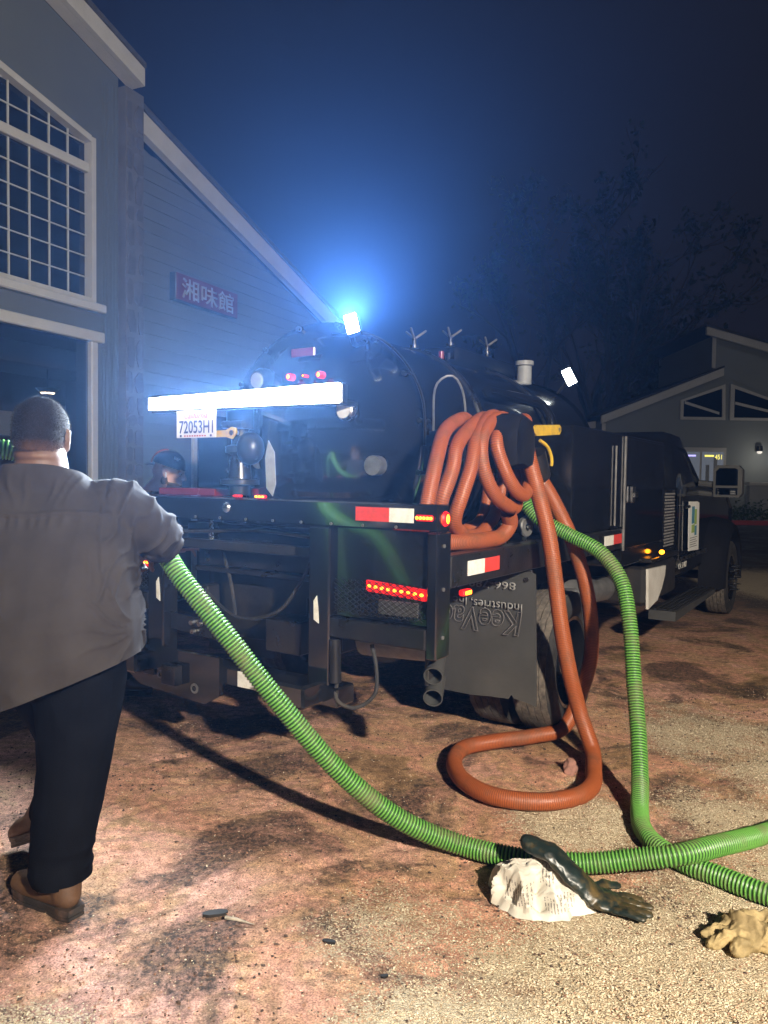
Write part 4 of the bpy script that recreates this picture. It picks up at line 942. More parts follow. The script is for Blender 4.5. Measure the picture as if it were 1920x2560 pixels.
# window with glazing bars and panes
win = thing('grid_window', (0, 0, 0), parent=LB)
colw = 0.2125; rowh = 0.1965
xs = [WR - 0.06 - k * colw for k in range(9)]
def panes():
    for k in range(8):
        x1, x0 = xs[k] - 0.008, xs[k + 1] + 0.008
        if x0 < WL + 0.03: break
        z = WB + 0.05; r = 0
        while True:
            z0, z1 = z + r * rowh + 0.006 + (0.075 if r >= 6 else 0), z + (r + 1) * rowh - 0.006 + (0.075 if r >= 6 else 0)
            tl_, tr_ = wt(x0) - 0.065, wt(x1) - 0.065
            if z0 > tr_ - 0.02: break
            poly = [(x0, z0), (x1, z0), (x1, min(z1, tr_)), (x0, min(z1, tl_))]
            dy = RNG.uniform(-0.002, 0.002)
            Geo().prism(poly, lambda a, c, w: (a, w + dy * (a - x0) / colw, c), 0.060, 0.066).build('pane', 'glass', win, None); r += 1
            if r > 9: break
panes()
for k in range(1, 9): box('mullion', (xs[k] - 0.006, 0.045, WB + 0.03), (xs[k] + 0.006, 0.075, wt(xs[k]) - 0.03), 'trim', win, 0.002)
for r in range(1, 10):
    z = WB + 0.05 + r * rowh + (0.075 if r > 6 else 0) 
    if r == 6:
        box('transom', (WL, 0.01, z - 0.006), (WR - 0.055, 0.085, z + 0.081), 'trim', win, 0.006); continue
    f1 = WR - 0.055 if z < wt(WR) - 0.07 else WR - (z - wt(WR) + 0.07) / 0.22
    if f1 > WL + 0.1: box('muntin', (WL, 0.048, z - 0.006), (f1, 0.072, z + 0.006), 'trim', win, 0.002)
P2('window_frame', [(WR - 0.055, WB), (WR, WB), (WR, wt(WR)), (WR - 0.055, wt(WR) + 0.0)], -0.02, 0.09, 'trim', win)
P2('window_frame', [(WL, wt(WL) - 0.06), (WR - 0.055, wt(WR) - 0.048), (WR - 0.055, wt(WR) + 0.01), (WL, wt(WL))], -0.02, 0.09, 'trim', win)
box('window_frame', (WL - 0.055, -0.02, WB), (WL, 0.09, wt(WL)), 'trim', win, 0.004)
box('window_frame', (WL, -0.02, WB), (WR - 0.055, 0.09, WB + 0.045), 'trim', win, 0.004)
box('window_sill', (WL - 0.08, -0.07, WB - 0.085), (WR + 0.09, 0.05, WB - 0.002), 'trim', win, 0.012)
box('window_void', (WL, 0.26, WB), (WR, 0.27, 5.2), 'glass', win, 0.0)
# glazed shopfront below
dr = thing('shopfront', (0, 0, 0), parent=LB)
box('head_trim', (-3.4, -0.03, 2.735), (0.085, 0.06, 2.838), 'trim', dr, 0.01)
box('jamb', (-0.085, -0.03, 0.0), (-0.003, 0.06, 2.733), 'trim', dr, 0.01)
box('jamb', (-3.4, -0.03, 0.0), (-3.32, 0.06, 2.733), 'trim', dr, 0.01)
gl, nt, b = _nt('shop_glass')
b.inputs['Base Color'].default_value = (0.01, 0.012, 0.02, 1); b.inputs['Roughness'].default_value = 0.02; b.inputs['Alpha'].default_value = 0.35
M['shopglass'] = gl
box('shop_pane', (-1.70, 0.02, 0.05), (-0.09, 0.028, 2.73), 'shopglass', dr, 0.0)
box('shop_pane', (-3.30, 0.02, 0.05), (-1.72, 0.028, 2.73), 'shopglass', dr, 0.0)
box('room_back', (-4.0, 3.6, 0.0), (2.9, 3.7, 3.0), 'room', dr, 0.0)
box('room_ceiling', (-4.0, 0.26, 2.86), (2.9, 3.6, 2.95), 'room', dr, 0.0)
box('room_side', (2.9, 0.42, 0.0), (3.0, 3.6, 2.86), 'room', dr, 0.0)
box('room_floor', (-4.0, 0.1, 0.02), (2.9, 3.6, 0.04), 'room', dr, 0.0)
box('ceiling_beam', (-4.0, 1.2, 2.62), (2.8, 1.35, 2.85), 'room', dr, 0.01)
door = box('inner_door', (-0.42, 0.30, 0.0), (-0.09, 0.34, 2.03), 'trim', dr, 0.004)
box('door_panel', (-0.36, 0.285, 1.25), (-0.12, 0.2995, 1.95), 'signside', door, 0.002)
box('notice', (-0.33, 0.279, 1.70), (-0.14, 0.2845, 1.80), 'poster', door, 0.0)
box('notice', (-0.30, 0.279, 1.86), (-0.22, 0.2845, 1.92), 'poster', door, 0.0)
box('wall_panel', (-1.3, 0.30, 1.80), (-0.62, 0.33, 2.02), 'trim', dr, 0.004)
cl = Geo().lathe([(0.0, 0.02), (0.05, 0.03), (0.13, 0.10), (0.14, 0.11)], (1.23, 2.07, 2.40), (0, 0, 1), 24).build('pendant_shade', 'steel', dr)
Geo().ball((1.23, 2.07, 2.46), (0.085, 0.085, 0.03), nu=12, nv=8).build('pendant_bulb', 'lampwarm', dr)
Geo().cyl((1.23, 2.07, 2.52), (1.23, 2.07, 2.86), 0.008, seg=6).build('pendant_cord', 'steel', dr)
# stone pier at the corner
pier = box('stone_pier', (0.285, -0.10, 0.0), (0.535, 0.249, 5.28), 'mortar', LB, 0.004)
z = 0.04; row = 0
def stone(f0, f1, z0, z1, face):
    cxs, czs = (f0 + f1) / 2, (z0 + z1) / 2; n = random.randint(6, 8); pts = []
    for k in range(n):
        a = 2 * math.pi * (k + random.uniform(-0.25, 0.25)) / n
        ca_, sa_ = math.cos(a), math.sin(a); m = max(abs(ca_), abs(sa_)); sq = 0.86 / m if m > 0.75 else 1.1
        pts.append((cxs + (f1 - f0) / 2 * ca_ * sq * random.uniform(0.98, 1.12), czs + (z1 - z0) / 2 * sa_ * sq * random.uniform(0.98, 1.08)))
    d = random.uniform(0.006, 0.014); inn = [(cxs + (a - cxs) * 0.92, czs + (c - czs) * 0.92) for a, c in pts]
    if face == 'front': r0 = [(a, -0.1005, c) for a, c in pts]; r1 = [(a, -0.1005 - d * 0.7, c) for a, c in pts]; r2 = [(a, -0.1005 - d, c) for a, c in inn]
    else: r0 = [(0.3595, a, c) for a, c in pts]; r1 = [(0.3595 - d * 0.7, a, c) for a, c in pts]; r2 = [(0.3595 - d, a, c) for a, c in inn]
    Geo().loft([r0, r1, r2]).build('stone', 'stone', pier, 30)
while z < 5.1:
    h = random.uniform(0.12, 0.36); z1 = min(z + h, 5.25)
    m = 0.285 + random.uniform(0.09, 0.16)
    stone(0.29, m - 0.006, z, z1 - 0.012, 'front'); stone(m + 0.006, 0.53, z + random.uniform(-0.03, 0.03), z1 - 0.012, 'front')
    z = z1
# overhanging roof edge of the front gable
for nm, y0, y1, dz0, dz1, mat in (('fascia', -0.20, -0.15, 0.0, 0.17, 'trim'), ('soffit', -0.145, -0.005, 0.002, 0.03, 'trim'), ('roof', -0.22, 4.0, 0.172, 0.22, 'roof')):
    P2(nm, [(FL, zt(FL) + dz0), (0.44, zt(0.44) + dz0), (0.44, zt(0.44) + dz1), (FL, zt(FL) + dz1)], y0, y1, mat)
# set-back wing with horizontal boards
ws = lambda f: 5.05 - 0.312 * (f - 0.66)
z = 0.0; WY = 0.20
P2('wing_wall', [(0.54, 0), (8.2, 0), (8.2, ws(8.2) - 0.05), (0.54, ws(0.54) - 0.05)], WY, WY + 0.2, 'siding')
while z < 4.95:
    z1 = z + 0.136; fe = min(8.2, 0.66 + (5.05 - 0.03 - z1) / 0.312)
    if fe > 0.75:
        fe0 = min(8.2, 0.66 + (5.05 - 0.03 - z) / 0.312)
        Geo().add([(0.541, WY - 0.016, z), (fe0, WY - 0.016, z), (fe, WY - 0.003, z1 + 0.01), (0.541, WY - 0.003, z1 + 0.01), (0.541, WY, z), (fe0, WY, z)],
                  [(0, 1, 2, 3), (4, 5, 1, 0)]).build('siding_board', 'siding', LB, None)
    z = z1
P2('wing_fascia', [(0.545, ws(0.545) - 0.02), (8.6, ws(8.6) - 0.02), (8.6, ws(8.6) + 0.20), (0.545, ws(0.545) + 0.20)], WY - 0.14, WY - 0.05, 'trim')
P2('wing_roof', [(0.545, ws(0.545) + 0.202), (8.7, ws(8.7) + 0.202), (8.7, ws(8.7) + 0.26), (0.545, ws(0.545) + 0.26)], WY - 0.17, 5.0, 'roof')
box('wing_window', (1.75, WY - 0.03, 0.6), (3.2, WY - 0.018, 2.2), 'glass', LB, 0.0)
box('downpipe', (1.62, WY - 0.06, 0.0), (1.69, WY - 0.018, 2.25), 'trim', LB, 0.006)
# shop sign
SG = thing('shop_sign', LB.location, LB.rotation_euler[2], 'red box sign with three white Chinese characters on the grey siding', 'sign')
box('sign_box', (1.24, 0.09, 3.425), (2.38, WY - 0.018, 3.735), 'signside', SG, 0.006)
box('sign_face', (1.25, 0.080, 3.432), (2.375, 0.0895, 3.728), 'signred', SG, 0.003)
text('sign_lettering', '湘味館', 'signchar', SG, (1.33, 0.079, 3.465), (1, 0, 0), (0, 0, 1), 0.23, 0.96, 0.004, offset=0.008)

# ------------------------------------------------------------------ far building on the right, facing the lot
RB = thing('far_building', (0, 30, 0), 0, 'dark grey gabled building with white trim beyond the truck cab', 'building')
def PR(name, poly, y0, y1, mat, parent=RB): return Geo().prism(poly, lambda a, c, w: (a, w, c), y0, y1).build(name, mat, parent, None)
PR('wall', [(8.4, 0), (12.66, 0), (12.66, 5.75), (8.4, 3.85)], 0, 6, 'farwall')
PR('wall', [(12.664, 0), (20.5, 0), (20.5, 5.3), (12.664, 7.2)], 0.0, 6, 'farwall')
PR('wall_annex', [(5.0, 0), (8.398, 0), (8.398, 3.4), (5.0, 3.0)], 1.0, 6, 'farwall')
PR('fascia', [(8.30, 3.72), (12.95, 5.62), (12.95, 5.92), (8.30, 4.02)], -0.30, -0.15, 'fartrim')
PR('roof', [(8.25, 4.03), (12.95, 5.93), (12.95, 6.0), (8.25, 4.1)], -0.35, 6.2, 'roof')
PR('fascia', [(12.25, 7.18), (21.0, 4.85), (21.0, 5.15), (12.25, 7.48)], -0.30, -0.15, 'fartrim')
PR('roof', [(12.2, 7.49), (21.0, 5.16), (21.0, 5.24), (12.2, 7.57)], -0.35, 6.2, 'roof')
PR('fascia', [(5.0, 3.0), (8.36, 3.62), (8.36, 3.9), (5.0, 3.28)], 0.7, 0.85, 'fartrim')
box('corner_board', (12.58, -0.05, 5.95), (12.72, -0.002, 7.15), 'fartrim', RB, 0.0)
box('corner_board', (8.40, -0.05, 0), (8.54, -0.002, 3.75), 'fartrim', RB, 0.0)
def gable_window(pts, name='gable_window'):
    w = thing(name, (0, 0, 0), parent=RB); cx_ = sum(p[0] for p in pts) / len(pts); cz_ = sum(p[1] for p in pts) / len(pts)
    inn = [(cx_ + (a - cx_) * 0.86, cz_ + (c - cz_) * 0.80) for a, c in pts]
    n = len(pts)
    g = Geo().add([(a, -0.08, c) for a, c in pts] + [(a, -0.08, c) for a, c in inn] + [(a, -0.002, c) for a, c in pts] + [(a, -0.002, c) for a, c in inn],
                  [(k, (k + 1) % n, n + (k + 1) % n, n + k) for k in range(n)] + [(k, (k + 1) % n, 2 * n + (k + 1) % n, 2 * n + k) for k in range(n)] + [(n + k, n + (k + 1) % n, 3 * n + (k + 1) % n, 3 * n + k) for k in range(n)])
    g.build('frame', 'fartrim', w, None)
    Geo().prism(inn, lambda a, c, q: (a, q, c), -0.03, -0.02).build('pane', 'glass', w, None)
    return w, inn
for pts in ([(11.41, 3.94), (13.16, 3.94), (13.12, 5.32), (11.41, 4.68)], [(13.33, 3.94), (15.6, 3.94), (15.6, 4.55), (13.33, 5.34)]):
    w, inn = gable_window(pts)
    x0, x1 = inn[0][0], inn[1][0]
    Geo().prism([(x0 + 0.05, 4.55), (x1 - 0.1, 4.15), (x1 - 0.1, 4.25), (x0 + 0.05, 4.66)], lambda a, c, q: (a, q, c), -0.028, -0.0305).build('inner_beam', 'fartrim', w, None)
dd = thing('glass_doors', (0, 0, 0), parent=RB)
box('door_frame', (11.3, -0.07, 0.1), (13.24, -0.003, 2.87), 'fartrim', dd, 0.0)
for x in (11.38, 12.30): box('door_pane', (x, -0.085, 0.3), (x + 0.83, -0.072, 2.70), 'doorlit', dd, 0.0)
box('lit_strip', (11.75, -0.10, 2.52), (12.05, -0.087, 2.58), 'cyan', dd, 0.0)
box('lit_strip', (12.40, -0.10, 2.52), (12.75, -0.087, 2.58), 'yel', dd, 0.0)
text('door_number', '451', 'yel', dd, (12.80, -0.088, 2.42), (1, 0, 0), (0, 0, 1), 0.18, 0.26, 0.004)
for x, h in ((12.45, 1.3), (12.75, 1.6), (12.95, 1.1)): box('interior_shelf', (x, -0.0865, 0.9), (x + 0.14, -0.0855, 0.9 + h), 'grey', dd, 0.0)
wl_ = Geo().cyl((14.5, -0.10, 2.75), (14.5, -0.10, 2.95), 0.12).build('wall_lamp', 'steel', RB)
Geo().ball((14.5, -0.12, 2.72), (0.10, 0.09, 0.07), nu=12, nv=8).build('lamp_glass', 'wallcap', wl_)
pl_ = bpy.data.lights.new('wall_lamp_light', 'POINT'); pl_.energy = 14; pl_.color = (1.0, 0.93, 0.82); pl_.shadow_soft_size = 0.08
plo = bpy.data.objects.new('wall_lamp_light', pl_); col.objects.link(plo); plo.parent = RB; plo.location = (14.5, -0.9, 2.45)
lw = thing('white_low_wall', (0, 28.9, 0), 0, 'low pale wall with white coping in front of the far building', 'wall')
box('wall_face', (13.7, 0.0, 0.0), (24.0, 0.25, 1.42), 'concrete', lw, 0.01)
box('coping', (13.65, -0.06, 1.425), (24.0, 0.31, 1.55), 'fartrim', lw, 0.01)
kb = box('kerb', (10.5, 27.7, -0.02), (26.0, 27.95, 0.16), 'redkerb', None, 0.03); tag(kb, 'red painted kerb in front of the far planting', 'kerb')

# foliage helper: many leaf-sized faces
def leaves(pts, size, up=0.4):
    n = len(pts); a = RNG.normal(size=(n, 3)); a /= np.linalg.norm(a, axis=1)[:, None]
    bb = np.cross(a, RNG.normal(size=(n, 3))); bb /= np.linalg.norm(bb, axis=1)[:, None]
    s = RNG.uniform(0.6, 1.3, (n, 1)) * size
    V = np.stack([pts - a * s, pts + bb * s * 0.45, pts + a * s, pts - bb * s * 0.45], 1).reshape(-1, 3)
    return V.tolist(), (np.arange(n)[:, None] * 4 + np.arange(4)[None]).tolist()
def leaf_obj(name, pts, size, mat, parent):
    V, Fq = leaves(np.array(pts), size); me = bpy.data.meshes.new(name); me.from_pydata(V, [], Fq); me.update(); return link(name, me, mat, parent)
for x, y, h, lb in ((12.0, 28.4, 0.5, 'low green shrub behind the kerb, half hidden by the truck fender'), (13.2, 28.35, 0.55, 'low green shrub behind the red kerb, just right of the front wheel'), (14.6, 28.4, 0.5, 'low green shrub behind the red kerb, cut by the right edge of the photo')):
    sh = thing('shrub', (x, y, 0), 0, lb, 'shrub', 'shrubs along the red kerb')
    p = RNG.normal(size=(420, 3)) * (0.42, 0.16, 0.2) * (1, 1, h / 0.5) + (0, 0, h * 0.6); p[:, 2] = np.abs(p[:, 2]) + 0.02
    leaf_obj('foliage', p, 0.07, 'shrub', sh)
    Geo().chain([(0, 0, 0), (0.03, 0, 0.2), (0.1, 0.02, 0.4)], [0.03, 0.025, 0.015]).build('stem', 'bark', sh)

# ------------------------------------------------------------------ bare-limbed tree behind
def tree(name, base, height, spread, label, seed, nleaf, levels=5, leaf=0.22, multi=4):
    rnd = random.Random(seed); t = thing(name, base, 0, label, 'tree')
    g = Geo(); tips = []
    def grow(p, d, L, r, lv):
        n = 4; pts = [p]; q = Vector(p); dd = d.copy()
        for k in range(n):
            dd = (dd + Vector((rnd.gauss(0, 0.12), rnd.gauss(0, 0.12), rnd.gauss(0.03, 0.08)))).normalized(); q = q + dd * L / n; pts.append(q.copy())
        g.tube(pts, [r * (1 - 0.11 * k) for k in range(n + 1)], 6 if lv < 3 else 4, False)
        if lv >= 3: tips.extend(pts[1:])
        if lv >= levels: return
        for k in range(3 if lv < 2 else rnd.choice((2, 3))):
            an = rnd.uniform(0, 6.283); tilt = rnd.uniform(0.25, 0.75)
            o = dd.orthogonal().normalized(); o = Matrix.Rotation(an, 3, dd) @ o
            nd = (dd * math.cos(tilt) + o * math.sin(tilt) * spread + Vector((0, 0, 0.12))).normalized()
            grow(pts[rnd.choice((2, 3, 4))], nd, L * rnd.uniform(0.60, 0.80), r * 0.60, lv + 1)
    for k in range(multi):
        an = k * 6.283 / multi + rnd.uniform(-0.4, 0.4)
        grow(Vector((0.25 * math.cos(an), 0.25 * math.sin(an), 0)), Vector((0.38 * math.cos(an), 0.38 * math.sin(an), 1)).normalized(), height * 0.27, 0.24, 0)
    g.build('trunk', 'bark', t, 40, False)
    tp = np.array([tuple(x) for x in tips]); top = tp[:, 2].max()
    w = np.clip((tp[:, 2] / top - 0.35) * 1.4, 0.03, 1); w /= w.sum()
    ci = RNG.choice(len(tp), nleaf // 9, p=w); c = np.repeat(tp[ci], 9, 0) + RNG.normal(size=(len(ci) * 9, 3)) * 0.22
    leaf_obj('crown', c, leaf, 'leaf', t); return t
tree('large_tree', (10.0, 39, 0), 22.0, 0.92, 'large open-branched tree dark against the night sky', 11, 4800, leaf=0.17)
rs = thing('roof_shrub', (12.2, 37.5, 0), 0, 'dark bushy tree top showing behind the lower roof of the far building', 'tree')
p = RNG.normal(size=(2600, 3)) * (1.3, 0.9, 1.1) + (1.4, 0, 7.0); leaf_obj('crown', p, 0.2, 'leaf', rs)
Geo().chain([(1.4, 0, 0), (1.35, 0, 3.5), (1.5, 0, 7.0)], [0.22, 0.17, 0.08]).build('trunk', 'bark', rs)

# ------------------------------------------------------------------ people
def frame(fwd, up=(0, 0, 1)):
    f = v3(fwd).normalized(); l = v3(up).cross(f).normalized(); u = f.cross(l)
    return Matrix((f, l, u)).transposed()

def head_forms(g, c, Q, k=1.0, neck=0.06, neck_to=None, rolls=False):
    c = v3(c); T = lambda p: c + Q @ (v3(p) * k)
    ball = lambda p, r: g.ball(T(p), tuple(x * k for x in r), Q, 20, 14)
    cap_ = lambda p, q, r0, r1: g.capsule(T(p), T(q), r0 * k, r1 * k)
    ball((-0.012, 0, 0.030), (0.100, 0.079, 0.090)); ball((-0.03, 0, -0.01), (0.085, 0.074, 0.075))
    ball((0.032, 0, -0.050), (0.062, 0.058, 0.072)); ball((0.068, 0, -0.104), (0.024, 0.026, 0.022))
    cap_((-0.01, 0.052, -0.072), (0.058, 0.022, -0.108), 0.020, 0.018); cap_((-0.01, -0.052, -0.072), (0.058, -0.022, -0.108), 0.020, 0.018)
    cap_((0.086, 0, 0.012), (0.112, 0, -0.030), 0.009, 0.0125); cap_((0.098, 0.013, -0.036), (0.098, -0.013, -0.036), 0.0085, 0.0085)
    cap_((0.078, 0.040, 0.022), (0.089, 0.008, 0.018), 0.011, 0.010); cap_((0.078, -0.040, 0.022), (0.089, -0.008, 0.018), 0.011, 0.010)
    ball((0.060, 0.036, -0.028), (0.026, 0.024, 0.022)); ball((0.060, -0.036, -0.028), (0.026, 0.024, 0.022))
    cap_((0.090, 0.020, -0.066), (0.090, -0.020, -0.066), 0.007, 0.007); cap_((0.088, 0.017, -0.076), (0.088, -0.017, -0.076), 0.0075, 0.0075)
    for s in (1, -1):
        ball((-0.004, 0.079 * s, -0.010), (0.020, 0.009, 0.033)); cap_((0.008, 0.078 * s, 0.012), (-0.020, 0.088 * s, 0.014), 0.007, 0.007)
        cap_((-0.020, 0.088 * s, 0.014), (-0.018, 0.087 * s, -0.018), 0.007, 0.006); cap_((-0.018, 0.087 * s, -0.018), (0.004, 0.078 * s, -0.040), 0.006, 0.008)
    nb = T((-0.03, 0, -0.20)) if neck_to is None else v3(neck_to)
    g.capsule(T((-0.022, 0, -0.06)), nb, neck * 1.02, neck * 1.12)
    if rolls:
        for z, r, o in ((-0.064, 0.020, -0.010),):
            g.chain([T((-0.040 - o, 0.064, z)), T((-0.078 - o, 0.036, z - 0.004)), T((-0.090 - o, 0, z - 0.006)), T((-0.078 - o, -0.036, z - 0.004)), T((-0.040 - o, -0.064, z))], [r * 0.75, r, r * 1.02, r, r * 0.75])
    return T

def hand_forms(g, wrist, fdir, pn, side, curl=0.8, spread=0.06):
    """palm, four fingers and a thumb; pn is the way the palm faces"""
    w = v3(wrist); f = v3(fdir).normalized(); n = v3(pn); n = (n - f * n.dot(f)).normalized(); l = n.cross(f) * side
    for o in (-0.028, -0.010, 0.010, 0.026): g.capsule(w + l * o * 0.6 + f * 0.01, w + f * 0.082 + l * o, 0.016, 0.0135)
    for o, L, k in ((0.030, 0.92, 1.0), (0.010, 1.0, 1.0), (-0.011, 0.95, 1.05), (-0.030, 0.76, 1.1)):
        p = w + f * 0.086 + l * o; d = (f + l * o * spread * 10).normalized(); a = 0.35
        for j, seg in enumerate((0.042, 0.028, 0.022)):
            a += curl * (0.75 if j == 0 else 1.0) * k
            dd = (d * math.cos(a) + n * math.sin(a)); q = p + dd * seg * L
            g.capsule(p, q, 0.0098 - 0.0008 * j, 0.0090 - 0.0008 * j, 10); p = q
    p = w + f * 0.028 + l * 0.030; d0 = (l * 0.75 + f * 0.55 + n * 0.35).normalized()
    q = p + d0 * 0.040; g.capsule(p, q, 0.0135, 0.0115, 10)
    d1 = (f * 0.55 + n * 0.75 + l * 0.15).normalized(); q2 = q + d1 * 0.030; g.capsule(q, q2, 0.0112, 0.0100, 10)
    d2 = (f * 0.25 + n * 0.9 - l * 0.2).normalized(); g.capsule(q2, q2 + d2 * 0.024, 0.0100, 0.0085, 10)

def torso_rings(rows, n=28, p=2.4):
    out = []
    for z, cx_, cy_, rx, ry in rows:
        ring = []
        for k in range(n):
            a = 2 * math.pi * k / n; c_, s_ = math.cos(a), math.sin(a)
            ring.append((cx_ + rx * math.copysign(abs(c_) ** (2 / p), c_), cy_ + ry * math.copysign(abs(s_) ** (2 / p), s_), z))
        out.append(ring)
    return out

def boot(parent, heel, toe, z0, shaft_top, pitch=0.0, k=1.0):
    h, t = v3((*heel, z0)), v3((*toe, z0)); d = (t - h).normalized(); l = Vector((0, 0, 1)).cross(d); L = (t - h).length
    d = (d * math.cos(pitch) - Vector((0, 0, 1)) * math.sin(pitch)).normalized(); u = d.cross(l) * -1; u = l.cross(d) * -1 if u.z < 0 else u
    pos = lambda a, b_, c_: h + d * a * L + l * b_ + u * c_
    g = Geo()
    g.chain([pos(0.12, 0, 0.065), pos(0.45, 0, 0.06), pos(0.75, 0.004, 0.052), pos(0.92, 0.004, 0.045)], [0.040 * k, 0.044 * k, 0.044 * k, 0.036 * k])
    g.chain([pos(0.14, 0, 0.07), v3(shaft_top)], [0.044 * k, 0.056 * k]); g.chain([pos(0.45, 0, 0.075), v3(shaft_top)], [0.042, 0.05])
    o = organic('boot', g, 'leather', parent, 0.008, 3)
    out = [(-0.02, 0.030), (0.10, 0.041), (0.30, 0.038), (0.50, 0.042), (0.75, 0.050), (0.92, 0.042), (1.03, 0.016)]
    poly = [(a, b_) for a, b_ in out] + [(a, -b_) for a, b_ in out[::-1]]
    for zz0, zz1, e in ((0.0, 0.011, 1.02), (0.012, 0.022, 0.99), (0.023, 0.036, 1.03)):
        Geo().prism(poly, lambda a, b_, c_: tuple(pos((a - 0.5) * (1 + (e - 1) * 0.5) + 0.5, b_ * e, c_)), zz0, zz1).build('sole_layer', 'sole', o, None)
    return o

def fold_noise(P, fx, fy, fz, seed):
    return np.array([mnoise.noise(Vector((p[0] * fx + seed, p[1] * fy - seed, p[2] * fz + 2 * seed))) for p in P])

# --- the man with his back to us
P1 = thing('person', (-1.05, 2.60, 0), 0, 'man seen from behind in a grey shirt and black trousers, holding the green hose', 'person')
HC = (-0.116, 0.030, 1.582); HQ = frame((-0.10, 1, -0.08)); KH = 1.05
g = Geo(); T1 = head_forms(g, HC, HQ, KH, 0.080, (-0.105, 0.02, 1.40), True)
g.loft(torso_rings([(0.72, -0.03, 0.0, 0.13, 0.10), (1.0, -0.04, 0.0, 0.18, 0.15), (1.25, -0.05, 0.02, 0.21, 0.14), (1.38, -0.07, 0.03, 0.17, 0.10), (1.44, -0.09, 0.03, 0.08, 0.07)]))
SH, EL = (0.13, 0.05, 1.350), (0.235, 0.150, 1.245)
WRI = (0.150, 0.315, 1.19)
g.chain([SH, EL, WRI], [0.060, 0.047, 0.031])
hx = Vector((0.12, -0.075, -0.13)).normalized(); pn = (Vector((0, 1, 0)) - hx * hx.y).normalized(); fd = pn.cross(hx) * -1
if fd.z > 0: fd = -fd
hand_forms(g, Vector((0.160, 0.335, 1.195)), fd, pn, -1, 0.75)
g.chain([WRI, (0.158, 0.333, 1.195)], [0.031, 0.03])
SL_, EL_, WL_ = (-0.28, 0.05, 1.345), (-0.46, 0.17, 1.28), (-0.50, 0.33, 1.45)
g.chain([SL_, EL_, WL_], [0.060, 0.047, 0.031]); hand_forms(g, (-0.50, 0.335, 1.465), (0.25, 0.15, 0.9), (0.25, 0.9, -0.1), -1, 0.7)
g.chain([(0.04, 0.0, 0.82), (0.0, -0.04, 0.46), (-0.01, -0.08, 0.14)], [0.09, 0.065, 0.05]); g.chain([(-0.12, 0.03, 0.82), (-0.115, 0.22, 0.50), (-0.145, 0.20, 0.24)], [0.09, 0.065, 0.05])
def neck_crease(P, N):
    m = (N[:, 1] < -0.2) * (P[:, 2] > 1.44) * (P[:, 2] < 1.60)
    n1 = fold_noise(P, 12, 12, 4, 2.4); w = np.clip(1 - ((P[:, 0] + 0.115) / 0.085) ** 2, 0, 1)
    d = -0.006 * np.exp(-((P[:, 2] - 1.528 - 0.008 * n1) / 0.0055) ** 2) - 0.004 * np.exp(-((P[:, 2] - 1.497 - 0.008 * n1) / 0.005) ** 2) + 0.003 * np.exp(-((P[:, 2] - 1.512) / 0.010) ** 2) + 0.002 * n1
    return P + N * (d * m * w)[:, None]
organic('body', g, 'skin', P1, 0.006, 3, neck_crease)
# cropped hair shell
hg = Geo().ball((-0.012, 0, 0.030), (0.1045, 0.0835, 0.0945), None, 40, 28).ball((-0.032, 0, -0.012), (0.0895, 0.0785, 0.078), None, 40, 28)
hg.v = [tuple(v3(HC) + HQ @ (v3(p) * KH)) for p in hg.v]
iq = HQ.inverted()
def hcut(co):
    p = (iq @ (co - v3(HC))) / KH
    return p.z < -0.058 + 0.35 * max(0, p.x) or p.x > 0.062 or (p.z < -0.01 and p.x > -0.005)
hm_, nt, b = _nt('faded_hair')
tc = nt.nodes.new('ShaderNodeTexCoord'); sp = nt.nodes.new('ShaderNodeSeparateXYZ'); nt.links.new(tc.outputs['Object'], sp.inputs[0])
nz = mk(nt, 'ShaderNodeTexNoise', Scale=26.0, Detail=6.0, Roughness=0.7); nt.links.new(tc.outputs['Object'], nz.inputs['Vector'])
nf = mk(nt, 'ShaderNodeTexNoise', Scale=260.0, Detail=2.0); nt.links.new(tc.outputs['Object'], nf.inputs['Vector'])
mr = nt.nodes.new('ShaderNodeMapRange'); mr.inputs['From Min'].default_value = 1.520; mr.inputs['From Max'].default_value = 1.575; nt.links.new(sp.outputs[2], mr.inputs['Value'])
ad = nt.nodes.new('ShaderNodeMath'); ad.operation = 'MULTIPLY_ADD'; nt.links.new(nz.outputs['Fac'], ad.inputs[0]); ad.inputs[1].default_value = 0.9; ad.inputs[2].default_value = -0.30
a2 = nt.nodes.new('ShaderNodeMath'); a2.operation = 'ADD'; a2.use_clamp = True; nt.links.new(ad.outputs[0], a2.inputs[0]); nt.links.new(mr.outputs[0], a2.inputs[1])
hc_ = ramp(nt, nf.outputs['Fac'], [(0.3, (0.004, 0.0035, 0.0035)), (0.7, (0.018, 0.013, 0.011))]).outputs[0]
nt.links.new(mixc(nt, a2.outputs[0], (0.15, 0.080, 0.054), hc_), b.inputs['Base Color']); b.inputs['Roughness'].default_value = 0.85; b.inputs['Specular IOR Level'].default_value = 0.12
bp = mk(nt, 'ShaderNodeBump', Strength=0.5, Distance=0.002); nt.links.new(nf.outputs['Fac'], bp.inputs['Height']); nt.links.new(bp.outputs[0], b.inputs['Normal'])
M['fadehair'] = hm_
organic('hair', hg, 'fadehair', P1, 0.006, 2, None, hcut)
